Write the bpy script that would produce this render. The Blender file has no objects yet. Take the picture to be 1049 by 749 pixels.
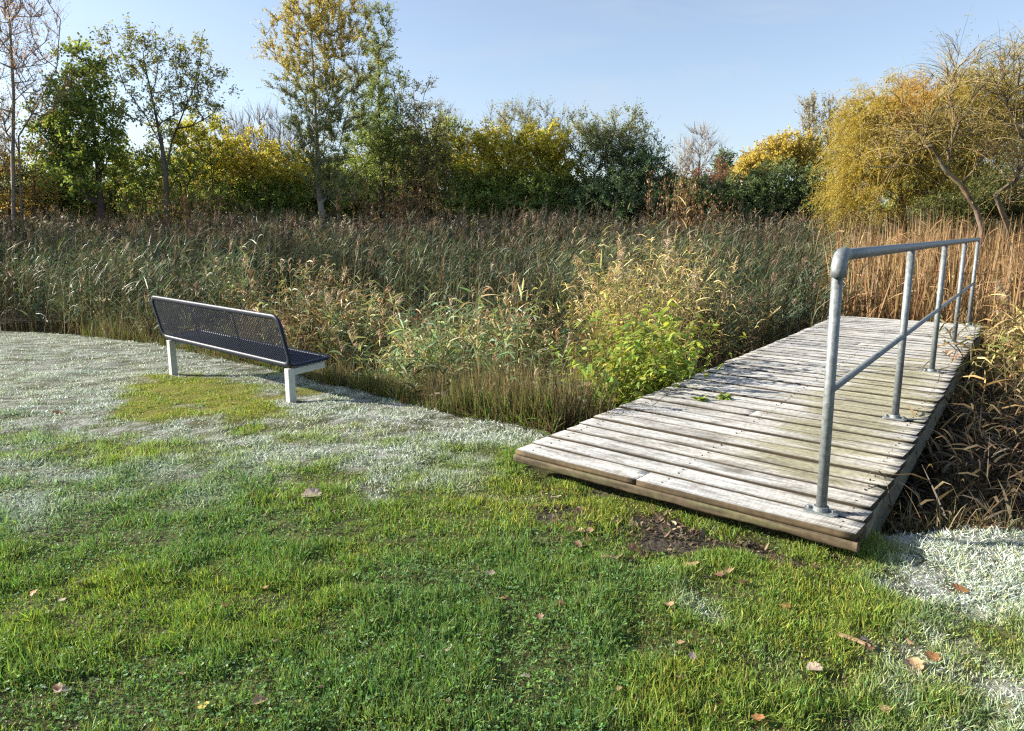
import bpy, bmesh, math, random
import numpy as np
from mathutils import Vector, Matrix

R = np.random.default_rng(7)
random.seed(7)
SC = bpy.context.scene
COLL = SC.collection
PI = math.pi

# ------------------------------------------------------------------ camera maths (real metres, photo pixels)
F, CX, CY, EYE = 740.0, 524.5, 374.5, 1.45
PITCH = math.atan((CY - 238.0) / F)
CP, SP = math.cos(PITCH), math.sin(PITCH)

def ray(u, v):
    a = (u - CX) / F; b = (CY - v) / F
    return np.array([a, CP + b * SP, b * CP - SP])

def at_z(u, v, z):
    d = ray(u, v); t = (z - EYE) / d[2]
    return d * t + np.array([0, 0, EYE])

def at_y(u, v, y):
    d = ray(u, v)
    return d * (y / d[1]) + np.array([0, 0, EYE])

def project(x, y, z):
    z = z - EYE
    fw = y * CP - z * SP; up = y * SP + z * CP
    fw = np.maximum(fw, .05)
    return CX + F * x / fw, CY - F * up / fw

# ------------------------------------------------------------------ small numpy toolkit
def sstep(a, b, x):
    t = np.clip((x - a) / (b - a), 0, 1)
    return t * t * (3 - 2 * t)

def _hash(ix, iy, s):
    h = (ix.astype(np.int64) * 374761393 + iy.astype(np.int64) * 668265263 + s * 974711) & 0x7fffffff
    h = ((h ^ (h >> 13)) * 1274126177) & 0x7fffffff
    return ((h ^ (h >> 16)) & 0xffff) / 65535.0

def vnoise(x, y, s=0):
    ix = np.floor(x); iy = np.floor(y)
    fx = x - ix; fy = y - iy
    fx = fx * fx * (3 - 2 * fx); fy = fy * fy * (3 - 2 * fy)
    a = _hash(ix, iy, s); b = _hash(ix + 1, iy, s); c = _hash(ix, iy + 1, s); d = _hash(ix + 1, iy + 1, s)
    return (a * (1 - fx) + b * fx) * (1 - fy) + (c * (1 - fx) + d * fx) * fy

def fbm(x, y, s=0, o=4):
    v = 0; a = .5; t = 0
    for i in range(o):
        v = v + a * vnoise(x * 2 ** i + 13.7 * i, y * 2 ** i - 7.1 * i, s + i); t += a; a *= .5
    return v / t

def unit(v):
    return v / np.maximum(np.linalg.norm(v, axis=-1, keepdims=True), 1e-9)

def rdir(n):
    return unit(R.normal(size=(n, 3)))

def pick(pal, n, jitter=.18, w=None):
    pal = np.array(pal, float)
    i = R.choice(len(pal), n, p=None if w is None else np.array(w) / np.sum(w))
    c = pal[i] * (1 + R.normal(0, jitter, (n, 1)))
    return np.clip(c * (1 + R.normal(0, .06, (n, 3))), .004, .95)

class Acc:
    """collects quads with one colour per vertex and links them as one mesh object"""
    def __init__(s): s.V = []; s.F = []; s.C = []; s.n = 0
    def add(s, V, Fc, C):
        s.V.append(V.reshape(-1, 3)); s.F.append(Fc.reshape(-1, 4) + s.n); s.C.append(C.reshape(-1, 3)); s.n += len(s.V[-1])
    def mesh(s, name, smooth=True):
        V = np.concatenate(s.V).astype(np.float32); Fc = np.concatenate(s.F).astype(np.int32); C = np.concatenate(s.C)
        m = bpy.data.meshes.new(name)
        m.vertices.add(len(V)); m.vertices.foreach_set('co', V.ravel())
        m.loops.add(Fc.size); m.loops.foreach_set('vertex_index', Fc.ravel())
        m.polygons.add(len(Fc)); m.polygons.foreach_set('loop_start', np.arange(0, Fc.size, 4, dtype=np.int32))
        if smooth: m.polygons.foreach_set('use_smooth', np.ones(len(Fc), bool))
        a = m.attributes.new('Col', 'FLOAT_COLOR', 'POINT')
        a.data.foreach_set('color', np.concatenate([C, np.ones((len(C), 1))], 1).astype(np.float32).ravel())
        m.update(calc_edges=True)
        return m
    def build(s, name, mat, parent=None, smooth=True):
        m = s.mesh(name, smooth); m.materials.append(mat)
        o = bpy.data.objects.new(name, m); COLL.objects.link(o)
        if parent is not None: o.parent = parent
        return o

def strip_pts(p, d, L, droop, t):
    q = p + d * (L * t)[:, None]
    q[:, 2] -= droop * L * t * t
    return q

def strips(acc, p, d, L, w, droop, c0, c1, segs=3, taper=1.6, wb=1.0, side=None):
    """N ribbons: base p, direction d, length L, width w, droop; colour c0 -> c1"""
    n = len(p)
    if n == 0: return
    L = np.broadcast_to(np.asarray(L, float), (n,)); w = np.broadcast_to(np.asarray(w, float), (n,)); droop = np.broadcast_to(np.asarray(droop, float), (n,))
    if side is None: side = rdir(n)
    s = unit(np.cross(d, side))
    V = np.zeros((n, segs + 1, 2, 3)); C = np.zeros((n, segs + 1, 2, 3))
    for k in range(segs + 1):
        t = k / segs
        q = strip_pts(p, d, L, droop, np.full(n, t))
        prof = max(.06, (1 - t ** taper) * (wb + (1 - wb) * min(1, t * 3)))
        h = s * (w * prof * .5)[:, None]
        V[:, k, 0] = q - h; V[:, k, 1] = q + h
        C[:, k, :] = (c0 * (1 - t) + c1 * t)[:, None, :]
    b = (np.arange(n) * (segs + 1) * 2)[:, None, None]
    k = (np.arange(segs) * 2)[None, :, None]
    Fc = b + k + np.array([0, 1, 3, 2])[None, None, :]
    acc.add(V, Fc, C)

def leaves(acc, p, a, l, w, c, fold=.0):
    n = len(p)
    if n == 0: return
    l = np.broadcast_to(np.asarray(l, float), (n,))[:, None]; w = np.broadcast_to(np.asarray(w, float), (n,))[:, None]
    b = unit(np.cross(a, rdir(n)))
    nn = np.cross(a, b) * fold
    V = np.stack([p, p + a * l * .45 + b * w * .5 + nn * w, p + a * l, p + a * l * .45 - b * w * .5 + nn * w], 1)
    Fc = np.arange(n)[:, None] * 4 + np.arange(4)[None]
    acc.add(V, Fc, np.repeat(c[:, None, :], 4, 1))

def tubes(acc, p0, p1, r0, r1, c, k=6):
    n = len(p0)
    d = unit(p1 - p0)
    ref = np.where(np.abs(d[:, 2:3]) > .9, np.array([[1., 0, 0]]), np.array([[0, 0, 1.]]))
    a = unit(np.cross(d, ref)); b = np.cross(d, a)
    an = np.arange(k) / k * 2 * PI
    ring = a[:, None, :] * np.cos(an)[None, :, None] + b[:, None, :] * np.sin(an)[None, :, None]
    ext = d * (r1 * .5)[:, None]
    V = np.stack([p0[:, None, :] + ring * r0[:, None, None], (p1 + ext)[:, None, :] + ring * r1[:, None, None]], 1)
    i = np.arange(k); j = (i + 1) % k
    q = np.stack([i, j, j + k, i + k], 1)
    Fc = np.arange(n)[:, None, None] * 2 * k + q[None]
    acc.add(V, Fc, np.repeat(c[:, None, :], 2 * k, 1))

# ------------------------------------------------------------------ scene bookkeeping
def tag(o, label=None, cat=None, group=None, kind=None):
    if label: o['label'] = label
    if cat: o['category'] = cat
    if group: o['group'] = group
    if kind: o['kind'] = kind
    return o

def empty(name, loc=(0, 0, 0), rz=0):
    o = bpy.data.objects.new(name, None); COLL.objects.link(o)
    o.location = loc; o.rotation_euler = (0, 0, rz); o.empty_display_size = .2
    return o

def link_bm(name, bm, mat, parent=None, smooth=False):
    m = bpy.data.meshes.new(name); bm.to_mesh(m); bm.free()
    if smooth:
        for p in m.polygons: p.use_smooth = True
    m.materials.append(mat)
    o = bpy.data.objects.new(name, m); COLL.objects.link(o)
    if parent is not None: o.parent = parent
    return o

# ------------------------------------------------------------------ materials
def nodes(name):
    m = bpy.data.materials.new(name); m.use_nodes = True
    nt = m.node_tree; nt.nodes.clear()
    out = nt.nodes.new('ShaderNodeOutputMaterial')
    return m, nt, out

def N(nt, t, **kw):
    n = nt.nodes.new(t)
    for k, v in kw.items():
        if k in n.inputs: n.inputs[k].default_value = v
        else: setattr(n, k, v)
    return n

def foliage_mat(name, trans=.35, rough=.55, spec=.25, tint=(1.15, 1.1, .7)):
    m, nt, out = nodes(name); L = nt.links.new
    at = N(nt, 'ShaderNodeAttribute', attribute_name='Col')
    geo = N(nt, 'ShaderNodeNewGeometry')
    pr = N(nt, 'ShaderNodeBsdfPrincipled', Roughness=rough)
    pr.inputs['Specular IOR Level'].default_value = spec
    mul = N(nt, 'ShaderNodeMix', data_type='RGBA', blend_type='MULTIPLY')
    mul.inputs[0].default_value = 1; mul.inputs[7].default_value = (*tint, 1)
    tr = N(nt, 'ShaderNodeBsdfTranslucent'); mx = N(nt, 'ShaderNodeMixShader', Fac=trans)
    L(at.outputs['Color'], pr.inputs['Base Color']); L(at.outputs['Color'], mul.inputs[6]); L(mul.outputs[2], tr.inputs['Color'])
    L(pr.outputs[0], mx.inputs[1]); L(tr.outputs[0], mx.inputs[2]); L(mx.outputs[0], out.inputs[0])
    return m

def bark_mat(name):
    m, nt, out = nodes(name); L = nt.links.new
    at = N(nt, 'ShaderNodeAttribute', attribute_name='Col')
    tc = N(nt, 'ShaderNodeTexCoord'); no = N(nt, 'ShaderNodeTexNoise', Scale=9.0, Detail=5.0)
    L(tc.outputs['Object'], no.inputs['Vector'])
    ra = N(nt, 'ShaderNodeMapRange'); ra.inputs[3].default_value = .45; ra.inputs[4].default_value = 1.5
    L(no.outputs['Fac'], ra.inputs[0])
    mul = N(nt, 'ShaderNodeMix', data_type='RGBA', blend_type='MULTIPLY'); mul.inputs[0].default_value = 1
    L(at.outputs['Color'], mul.inputs[6]); L(ra.outputs[0], mul.inputs[7])
    pr = N(nt, 'ShaderNodeBsdfPrincipled', Roughness=.85); pr.inputs['Specular IOR Level'].default_value = .15
    L(mul.outputs[2], pr.inputs['Base Color']); L(pr.outputs[0], out.inputs[0])
    bp = N(nt, 'ShaderNodeBump', Strength=.5, Distance=.02); L(no.outputs['Fac'], bp.inputs['Height']); L(bp.outputs[0], pr.inputs['Normal'])
    return m

M_GRASS = foliage_mat('grass_blade', .38, .5, .3, (1.0, 1.15, .6))
M_RIME = foliage_mat('rimed_blade', .24, .6, .3, (1, 1.03, .86))
M_REED = foliage_mat('reed_leaf', .3, .5, .3, (1.05, 1.05, .85))
M_LEAF = foliage_mat('tree_leaf', .45, .55, .25, (1.2, 1.1, .6))
M_BARK = bark_mat('bark')

# ------------------------------------------------------------------ terrain
_bk = [(-60, 22), (-30, 17.5), (-14, 13.0)]
BK_PX = [(0, 338), (80, 344), (160, 352), (250, 371), (345, 395), (450, 420), (555, 441)]
def lawn_z(y):
    return -.0135 * np.maximum(0, np.asarray(y, float) - 4) ** 1.5
def on_lawn(u, v):
    z = 0.
    for _ in range(12):
        q = at_z(u, v, z); z = float(lawn_z(q[1]))
    return at_z(u, v, z)
for u, v in BK_PX:
    q = on_lawn(u, v); _bk.append((q[0], q[1]))
_bk += [(.75, 4.55), (1.45, 3.62), (1.85, 3.36), (2.6, 3.33), (4.5, 3.2), (9, 3.0), (30, 2.5), (60, 2)]
BKX = np.array([b[0] for b in _bk]); BKY = np.array([b[1] for b in _bk])
def bank_y(x): return np.interp(x, BKX, BKY)
def bank_s(x, y):
    """metres beyond the bank edge (positive towards the reeds)"""
    sl = (bank_y(x + .15) - bank_y(x - .15)) / .3
    return (y - bank_y(x)) / np.sqrt(1 + sl * sl)
BED = -.62
WATER = -.47
def ground_z(x, y):
    x = np.asarray(x, float); y = np.asarray(y, float)
    s = bank_s(x, y) + (fbm(x * 2.2, y * 2.2, 5) - .5) * .22
    lz = lawn_z(np.minimum(y, bank_y(x)))
    lz = lz + (fbm(x * .5, y * .5, 11, 2) - .5) * .05 + (fbm(x * 2.6, y * 2.6, 12, 3) - .5) * .035 + (fbm(x * 9, y * 9, 15, 2) - .5) * .016
    bed = BED + .6 * sstep(9.5, 27, y) + .5 * sstep(27, 40, y) + (fbm(x * .6, y * .6, 3) - .5) * .18
    k = sstep(-.06, .62, s)
    z = lz * (1 - k) + bed * k
    # worn hollow under the near end of the deck
    z = z - .05 * np.exp(-(((x - .75) * .81 + (y - 3.75) * -.02) / .9) ** 2 - ((x - .75) * .65 + (y - 3.72) * .76) ** 2 / .05)
    return z

def frost_amount(x, y):
    """0..1 rime cover: heavy along the bank, patchy over the lawn, gone where it thawed by the bench"""
    s = -bank_s(x, y)
    u, v = project(x, y, lawn_z(y))
    a = .95 * sstep(4.1, 6.3, y - .10 * np.minimum(x + 2, 0)) * sstep(1.2, -.3, x) * (1 - .25 * sstep(2.2, 3.6, s))
    a = np.maximum(a, .9 * sstep(2.3, .4, s) * sstep(4.3, 5.2, y))
    a = np.maximum(a, .60 * sstep(2.9, 4.4, y) * sstep(.9, -.5, x))
    a = np.maximum(a, .62 * np.exp(-((u - 20) / 60) ** 2 - ((v - 505) / 48) ** 2)); a = np.maximum(a, .62 * np.exp(-(((u - 385) + (v - 505)) / 60) ** 2 - (((u - 385) * .55 - (v - 505)) / 22) ** 2))
    a = np.maximum(a, .5 * np.exp(-(((u - 735) * .7 - (v - 640)) / 26) ** 2 - ((u - 735) / 80) ** 2))
    b = 1.05 * sstep(835, 985, u + .25 * (v - 545)) * sstep(720, 560, v) * (x > 1.2)
    b = np.maximum(b, .5 * sstep(800, 930, u) * (x > .6))
    a = np.maximum(a, b)
    moss = np.exp(-((u - 208) / 96) ** 4 - ((v - 407) / 25) ** 4) + np.exp(-((u - 335) / 40) ** 4 - ((v - 402) / 12) ** 4) * .5
    moss = sstep(.12, .80, moss * .72 + (fbm(x * 3.1, y * 3.1, 23) - .5) * 1.1) * np.clip(moss * 3, 0, 1)
    a = a * (1 - .80 * np.clip(moss, 0, 1))
    n = .35 * fbm(x * 1.5, y * 1.5, 21) + .65 * fbm(x * 5.0, y * 5.0, 27, 4)
    return np.clip(sstep(.26, .88, a * .84 + (n - .5) * 1.15 + .04) * np.clip(a * 1.8, 0, 1), 0, 1), np.clip(moss, 0, 1)

def soil_amount(x, y):
    # trodden earth in front of the deck and a bald patch behind the bench
    e1 = (x - .75) * .759 - (y - 3.6) * .651; e2 = (x - .75) * .651 + (y - 3.6) * .759
    a = np.exp(-(e1 / 1.15) ** 4 - ((e2 + .16) / .46) ** 2) * .95
    u, v = project(x, y, lawn_z(y))
    a = np.maximum(a, .8 * np.exp(-((u - 158) / 22) ** 2 - ((v - 407) / 4.0) ** 2))
    a = np.maximum(a, .55 * np.exp(-((u - 905) / 60) ** 2 - ((v - 556) / 12.0) ** 2))
    for lx, ly in ((-2.0, 6.35), (-3.75, 7.83)): a = np.maximum(a, .9 * np.exp(-((x - lx) ** 2 + (y - ly) ** 2) / .018))
    n = fbm(x * 4, y * 4, 41)
    return sstep(.44, .68, a * .57 + (n - .5) * 1.25) * np.clip(a * 2, 0, 1)

def build_ground():
    xs = np.concatenate([-np.geomspace(500, 9, 36), np.arange(-8.8, -4, .12), np.arange(-4, 3.6, .055), np.arange(3.6, 9, .15), np.geomspace(9.2, 500, 36)])
    ys = np.concatenate([-np.geomspace(300, 1.2, 18), np.arange(-1, 1.4, .2), np.arange(1.4, 7.5, .05), np.arange(7.5, 13, .11), np.arange(13, 42, .4), np.geomspace(43, 700, 26)])
    X, Y = np.meshgrid(xs, ys)
    Z = ground_z(X, Y)
    C = np.zeros(X.shape + (3,))
    n1 = fbm(X * 3, Y * 3, 61); n2 = fbm(X * 12, Y * 12, 62, 3)
    thatch = np.array([.050, .052, .018]); earth = np.array([.060, .049, .037]); mud = np.array([.035, .028, .020]); straw = np.array([.12, .095, .05])
    C[:] = thatch * (.6 + .8 * n1[..., None]) + straw * .35 * sstep(.5, .75, n2)[..., None]
    so = soil_amount(X, Y)[..., None]
    C = C * (1 - so) + earth * (.6 + .8 * n2[..., None]) * so
    fr, moss = frost_amount(X, Y)
    C = C * (1 - moss[..., None] * .7) + np.array([.17, .16, .02]) * (.7 + .6 * n2[..., None]) * moss[..., None] * .7
    fr = (fr * .30 * sstep(.3, .75, n2))[..., None]
    C = C * (1 - fr) + np.array([.72, .76, .80]) * fr
    s = bank_s(X, Y); k = sstep(.0, .35, s)[..., None]
    C = C * (1 - k) + mud * (.6 + .9 * n1[..., None]) * k
    m_, nt, out = nodes('ground_soil'); L = nt.links.new
    at = N(nt, 'ShaderNodeAttribute', attribute_name='Col'); tc = N(nt, 'ShaderNodeTexCoord')
    no = N(nt, 'ShaderNodeTexNoise', Scale=38.0, Detail=6.0); L(tc.outputs['Object'], no.inputs['Vector'])
    ra = N(nt, 'ShaderNodeMapRange'); ra.inputs[3].default_value = .45; ra.inputs[4].default_value = 1.5; L(no.outputs['Fac'], ra.inputs[0])
    mul = N(nt, 'ShaderNodeMix', data_type='RGBA', blend_type='MULTIPLY'); mul.inputs[0].default_value = 1
    L(at.outputs['Color'], mul.inputs[6]); L(ra.outputs[0], mul.inputs[7])
    pr = N(nt, 'ShaderNodeBsdfPrincipled', Roughness=.9); pr.inputs['Specular IOR Level'].default_value = .2
    L(mul.outputs[2], pr.inputs['Base Color']); bp = N(nt, 'ShaderNodeBump', Strength=.7, Distance=.02)
    L(no.outputs['Fac'], bp.inputs['Height']); L(bp.outputs[0], pr.inputs['Normal']); L(pr.outputs[0], out.inputs[0])
    acc = Acc(); ny, nx = X.shape
    idx = np.arange(nx * ny).reshape(ny, nx)
    Fc = np.stack([idx[:-1, :-1], idx[:-1, 1:], idx[1:, 1:], idx[1:, :-1]], -1)
    acc.add(np.stack([X, Y, Z], -1), Fc, C)
    o = acc.build('ground', m_); tag(o, 'grassy lawn sloping to the marsh bank', kind='structure')

def build_water():
    m_, nt, out = nodes('pond_water'); L = nt.links.new
    pr = N(nt, 'ShaderNodeBsdfPrincipled', Roughness=.06); pr.inputs['Base Color'].default_value = (.012, .014, .010, 1)
    tc = N(nt, 'ShaderNodeTexCoord'); no = N(nt, 'ShaderNodeTexNoise', Scale=5.0, Detail=3.0); L(tc.outputs['Object'], no.inputs['Vector'])
    bp = N(nt, 'ShaderNodeBump', Strength=.12, Distance=.02); L(no.outputs['Fac'], bp.inputs['Height']); L(bp.outputs[0], pr.inputs['Normal'])
    L(pr.outputs[0], out.inputs[0])
    bm = bmesh.new()
    x = [-40, -8, 0, 12, 40]; lo = [17, 9.5, 4.3, 3.0, 2.6]; hi = [19, 17, 17, 17, 17]
    a = [bm.verts.new((x[i], lo[i], WATER)) for i in range(5)]; b = [bm.verts.new((x[i], hi[i], WATER)) for i in range(5)]
    for i in range(4): bm.faces.new((a[i], a[i + 1], b[i + 1], b[i]))
    o = link_bm('water', bm, m_); tag(o, 'dark still pond water between the reeds', kind='structure')

build_ground(); build_water()

# ------------------------------------------------------------------ lawn
G_PAL = np.array([[.205, .305, .055], [.160, .270, .055], [.265, .340, .060], [.125, .235, .065], [.31, .33, .08]])
def in_view(x, y, m=70):
    u, v = project(x, y, lawn_z(y))
    return (u > -m) & (u < 1049 + m) & (v < 749 + 90)

def scatter(n, y0, y1, pw=1.0):
    """points on the lawn inside the photograph's wedge"""
    y = y0 + (y1 - y0) * R.random(n) ** pw
    x = (R.random(n) * 2 - 1) * (.74 * y + .25)
    ok = (bank_s(x, y) < .10) & in_view(x, y)
    # nothing grows straight under the deck
    e1 = (x - .021) * .759 - (y - 4.306) * .651; e2 = (x - .021) * .651 + (y - 4.306) * .759
    ok &= ~((e1 > -.02) & (e1 < 1.93) & (e2 > .12))
    return x[ok], y[ok]

def build_grass():
    green = Acc(); rime = Acc()
    for n, y0, y1, w0, l0, pw in ((190000, 1.75, 3.2, .0040, .050, .8), (170000, 3.2, 5.2, .0050, .048, .8), (190000, 5.2, 8.2, .0062, .042, .9), (110000, 8.2, 13.5, .009, .042, 1)):
        x, y = scatter(n, y0, y1, pw)
        cl = fbm(x * 1.3, y * 1.3, 71); cf = fbm(x * 6, y * 6, 72, 3); wet = fbm(x * .8 + 40, y * .8, 75, 3)
        so = soil_amount(x, y); fr, moss = frost_amount(x, y)
        keep = R.random(len(x)) < np.clip(.35 + 1.1 * cf, 0, 1) * (1 - .93 * so)
        x, y, cl, cf, so, fr, moss, wet = [a[keep] for a in (x, y, cl, cf, so, fr, moss, wet)]
        n = len(x); z = ground_z(x, y)
        L = l0 * .78 * (.45 + 1.0 * sstep(.3, .7, cf) + .35 * cl) * R.uniform(.6, 1.35, n) * (1 - .30 * moss) * (1 - .25 * fr)
        w = w0 * R.uniform(.7, 1.4, n)
        az = R.random(n) * 2 * PI; ln = np.abs(R.normal(.45, .32, n)) + .35 * fr
        d = unit(np.stack([np.cos(az) * np.sin(ln), np.sin(az) * np.sin(ln), np.cos(ln)], 1))
        c = pick(G_PAL, n, .28)
        k = sstep(.45, .62, wet)[:, None]; c = c * (1 - k) + c * np.array([.72, .85, 1.25]) * k       # clover-rich darker sward
        yl = sstep(.5, .7, cl)[:, None] * .6; c = c * (1 - yl) + c * np.array([1.45, 1.15, .9]) * yl
        dead = R.random(n) < .055 + .25 * so
        c[dead] = pick([[.26, .20, .10], [.18, .12, .06]], dead.sum())
        mo = (moss * (R.random(n) < .75) * R.uniform(.4, 1, n))[:, None]; c = c * (1 - mo) + pick([[.36, .37, .06], [.26, .32, .06], [.34, .27, .08], [.42, .42, .07]], n) * mo
        f = (np.clip(fr * R.uniform(.10, 1.5, n), 0, 1) * np.where(R.random(n) < .18, .35, 1))[:, None] * .96
        fc = np.array([.80, .85, .90]) * R.uniform(.85, 1.15, (n, 1))
        c1 = c * (1 - f) + fc * f; c0 = (c * .8) * (1 - f * .55) + fc * f * .55
        isf = fr * R.uniform(.5, 1.5, n) > .38
        p = np.stack([x, y, z - .004], 1)
        dr = R.uniform(0, .7, n)
        for a, s in ((green, ~isf), (rime, isf)):
            strips(a, p[s], d[s], L[s], w[s], dr[s], c0[s], c1[s], segs=2, taper=1.5)
    o = green.build('grass', M_GRASS); tag(o, 'short green lawn grass in the foreground', 'grass', kind='stuff')
    o = rime.build('frosted_grass', M_RIME); tag(o, 'lawn grass whitened with hoar frost along the bank', 'grass', kind='stuff')
    # clover and other round-leaved lawn weeds
    cv = Acc(); x, y = scatter(36000, 1.75, 5.0, .9)
    wet = fbm(x * .8 + 40, y * .8, 75, 3); fr, moss = frost_amount(x, y); so = soil_amount(x, y)
    k = (R.random(len(x)) < sstep(.42, .62, wet) * .75 + .04) & (so < .3) & (moss < .3)
    x, y, fr = x[k], y[k], fr[k]; n = len(x); z = ground_z(x, y) + R.uniform(.010, .042, n)
    p = np.repeat(np.stack([x, y, z], 1), 3, 0)
    az = np.repeat(R.random(n) * 2 * PI, 3) + np.tile(np.arange(3) * 2.094, n)
    a = unit(np.stack([np.cos(az), np.sin(az), R.normal(.15, .25, 3 * n)], 1))
    sz = np.repeat(R.uniform(.005, .0105, n), 3)
    c = np.repeat(pick([[.13, .25, .065], [.16, .28, .06], [.11, .22, .08]], n), 3, 0)
    f = (np.repeat(fr, 3) * .6 + (np.repeat(R.random(n), 3) < .06) * .25)[:, None]
    c = c * (1 - f) + np.array([.55, .62, .62]) * f
    nrm = np.tile(np.array([[0, 0, 1.]]), (3 * n, 1)) + R.normal(0, .3, (3 * n, 3))
    b = unit(np.cross(a, nrm)); l = sz[:, None]
    V = np.stack([p, p + a * l * .62 + b * l * .5, p + a * l * 1.05, p + a * l * .62 - b * l * .5], 1)
    cv.add(V, np.arange(3 * n)[:, None] * 4 + np.arange(4)[None], np.repeat(c[:, None], 4, 1))
    o = cv.build('clover', M_GRASS); tag(o, 'low clover leaves spread among the lawn grass', 'clover', kind='stuff')
build_grass()

# ------------------------------------------------------------------ reeds and marsh plants
def add_reeds(acc, x, y, h, pal_leaf, pal_stem, pal_plume, nleaf=7, leafL=.36, leafW=.022, stemW=.009, plume=.6, lean=.10, wind=(.10, -.03), z=None, wl=None, dropmax=.95, plumeL=.17, leaf0=.18, tipbrown=.22, el=(.35, 1.1), spread=None):
    n = len(x)
    if n == 0: return
    z = ground_z(x, y) if z is None else z
    p = np.stack([x, y, z], 1)
    d = R.normal(0, lean, (n, 3)); d[:, 2] = 1; d[:, 0] += wind[0]; d[:, 1] += wind[1]; bent = R.random(n) < .13; d[bent, :2] += R.normal(0, .5, (bent.sum(), 2)); d = unit(d)
    h = np.asarray(h) * np.where(R.random(n) < .06, 1.22, 1.0)
    cs = pick(pal_stem, n)
    dr = R.uniform(.0, .10, n)
    strips(acc, p, d, h, stemW, dr, cs * .8, cs, segs=3, taper=6)
    k = n * nleaf; i = np.repeat(np.arange(n), nleaf)
    t = np.clip((np.tile(np.arange(nleaf), n) + R.random(k)) / nleaf * (1 - leaf0) + leaf0, 0, 1)
    q = strip_pts(p[i], d[i], h[i], dr[i], t)
    az = R.random(k) * 2 * PI if spread is None else R.normal(.15, spread, k) + (R.random(k) < .25) * PI; el = R.uniform(el[0], el[1], k)
    ld = unit(np.stack([np.cos(az) * np.cos(el) + .25 * wind[0] * 4, np.sin(az) * np.cos(el), np.sin(el)], 1))
    clump = (.45 + 1.1 * sstep(.28, .70, fbm(x * 1.3, y * 1.3, 91, 3)))[i][:, None]
    c = pick(pal_leaf, n, .22, wl)[i] * R.uniform(.75, 1.25, (k, 1)) * clump; odd = R.random(k) < .22; c[odd] = pick(pal_leaf, odd.sum(), .2, wl) * clump[odd]
    tip = np.clip(c * .6 + np.array([.26, .20, .11]) * .5, 0, 1)
    strips(acc, q, ld, leafL * R.uniform(.6, 1.25, k) * (1.1 - .35 * t), leafW * R.uniform(.7, 1.25, k), R.uniform(.15, dropmax, k), c, np.where(R.random((k, 1)) < tipbrown, tip, c), segs=3, taper=1.5, wb=.6)
    pl = np.where(R.random(n) < plume)[0]
    if len(pl):
        m = 14; j = np.repeat(pl, m); tt = np.tile(np.linspace(0, 1, m), len(pl))
        top = strip_pts(p[j], d[j], h[j], dr[j], np.ones(len(j)) - .10 + .13 * tt)
        az = np.repeat(R.normal(0.3, .9, len(pl)), m) + R.normal(0, .7, len(j))
        pd = unit(np.stack([np.cos(az) * .55, np.sin(az) * .55, R.uniform(.6, 1.3, len(j))], 1))
        c = np.repeat(pick(pal_plume, len(pl)), m, 0) * R.uniform(.8, 1.2, (len(j), 1))
        strips(acc, top, pd, plumeL * R.uniform(.5, 1.1, len(j)) * (1.15 - .5 * tt), .014, R.uniform(.3, .9, len(j)), c, c * 1.1, segs=2, taper=1.8, wb=.6)

GREENGREY = [[.070, .108, .055], [.062, .102, .066], [.092, .116, .050], [.052, .080, .044], [.115, .115, .056]]
TAN = [[.38, .25, .11], [.30, .18, .08], [.44, .33, .18], [.24, .15, .075]]
OLIVE = [[.10, .115, .035], [.13, .12, .04], [.085, .10, .03]]
PLUME = [[.20, .135, .10], [.26, .19, .13], [.16, .105, .08]]
STEM = [[.17, .14, .06], [.12, .11, .045], [.22, .16, .08]]

def on_deck(x, y, m=.05):
    e1 = (x - .021) * .759 - (y - 4.306) * .651; e2 = (x - .021) * .651 + (y - 4.306) * .759
    e1 = e1 + .0875 * e2
    return (e1 > -m) & (e1 < 1.98 + m) & (e2 > -m) & (e2 < 9.1 + m)

def build_reed_bed():
    acc = Acc()
    n = 16500
    y = 10.8 + 17.5 * R.random(n) ** .85; x = (R.random(n) * 2 - 1) * (.76 * y + 3)
    u, v = project(x, y, np.full(n, -.4))
    # open channel in front of the bed on its middle, bed reaching the bank on the left; cattails hold the right
    s = bank_s(x, y)
    front = np.where(x < -5.5, .25, 5.4 + 1.2 * (fbm(x * .4, y * 0 + 3, 8) - .5)) + (x > -5.5) * np.clip((-x - 2.5) * -.2, -2, 0)
    k = (s > front) & ~on_deck(x, y, .15) & ~((u > 862) & (y < 19)) & (fbm(x * .55, y * .55, 17) > .26)
    x, y = x[k], y[k]
    base = ground_z(x, y)
    top = np.interp(y, [10.5, 13, 16, 20, 26], [.55, .90, 1.15, 1.55, 2.15]) + (fbm(x * .35, y * .35, 31) - .5) * .9 + (fbm(x * 1.3, y * 1.3, 36, 3) - .5) * .7
    h = np.clip(top - base, .9, 3.2) * R.uniform(.7, 1.12, len(x))
    far = y > 19
    warm = (.25 + .6 * sstep(.46, .62, fbm(x * .22, y * .5, 33))) * sstep(17, 22, y)
    wsel = R.random(len(x)) < warm
    for sel, nl, lw in ((~far & ~wsel, 9, .024), (~far & wsel, 8, .022), (far & ~wsel, 7, .030), (far & wsel, 7, .028)):
        w_ = sel & wsel
        pal = GREENGREY if not (sel & wsel).any() else GREENGREY[2:] + [[.16, .12, .055], [.19, .13, .065]]
        add_reeds(acc, x[sel], y[sel], h[sel], pal, STEM, PLUME, nleaf=nl + 1, leafL=.52, leafW=lw * .88, stemW=.010, el=(.65, 1.3), dropmax=.85, tipbrown=.08, spread=.9, plume=.75 if w_.any() else (.75 if far[sel].any() else .12), lean=.09, plumeL=.24)
    o = acc.build('reed_bed', M_REED); tag(o, 'broad bed of grey-green reeds with brown plumes across the pond', 'reeds', kind='stuff')

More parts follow.
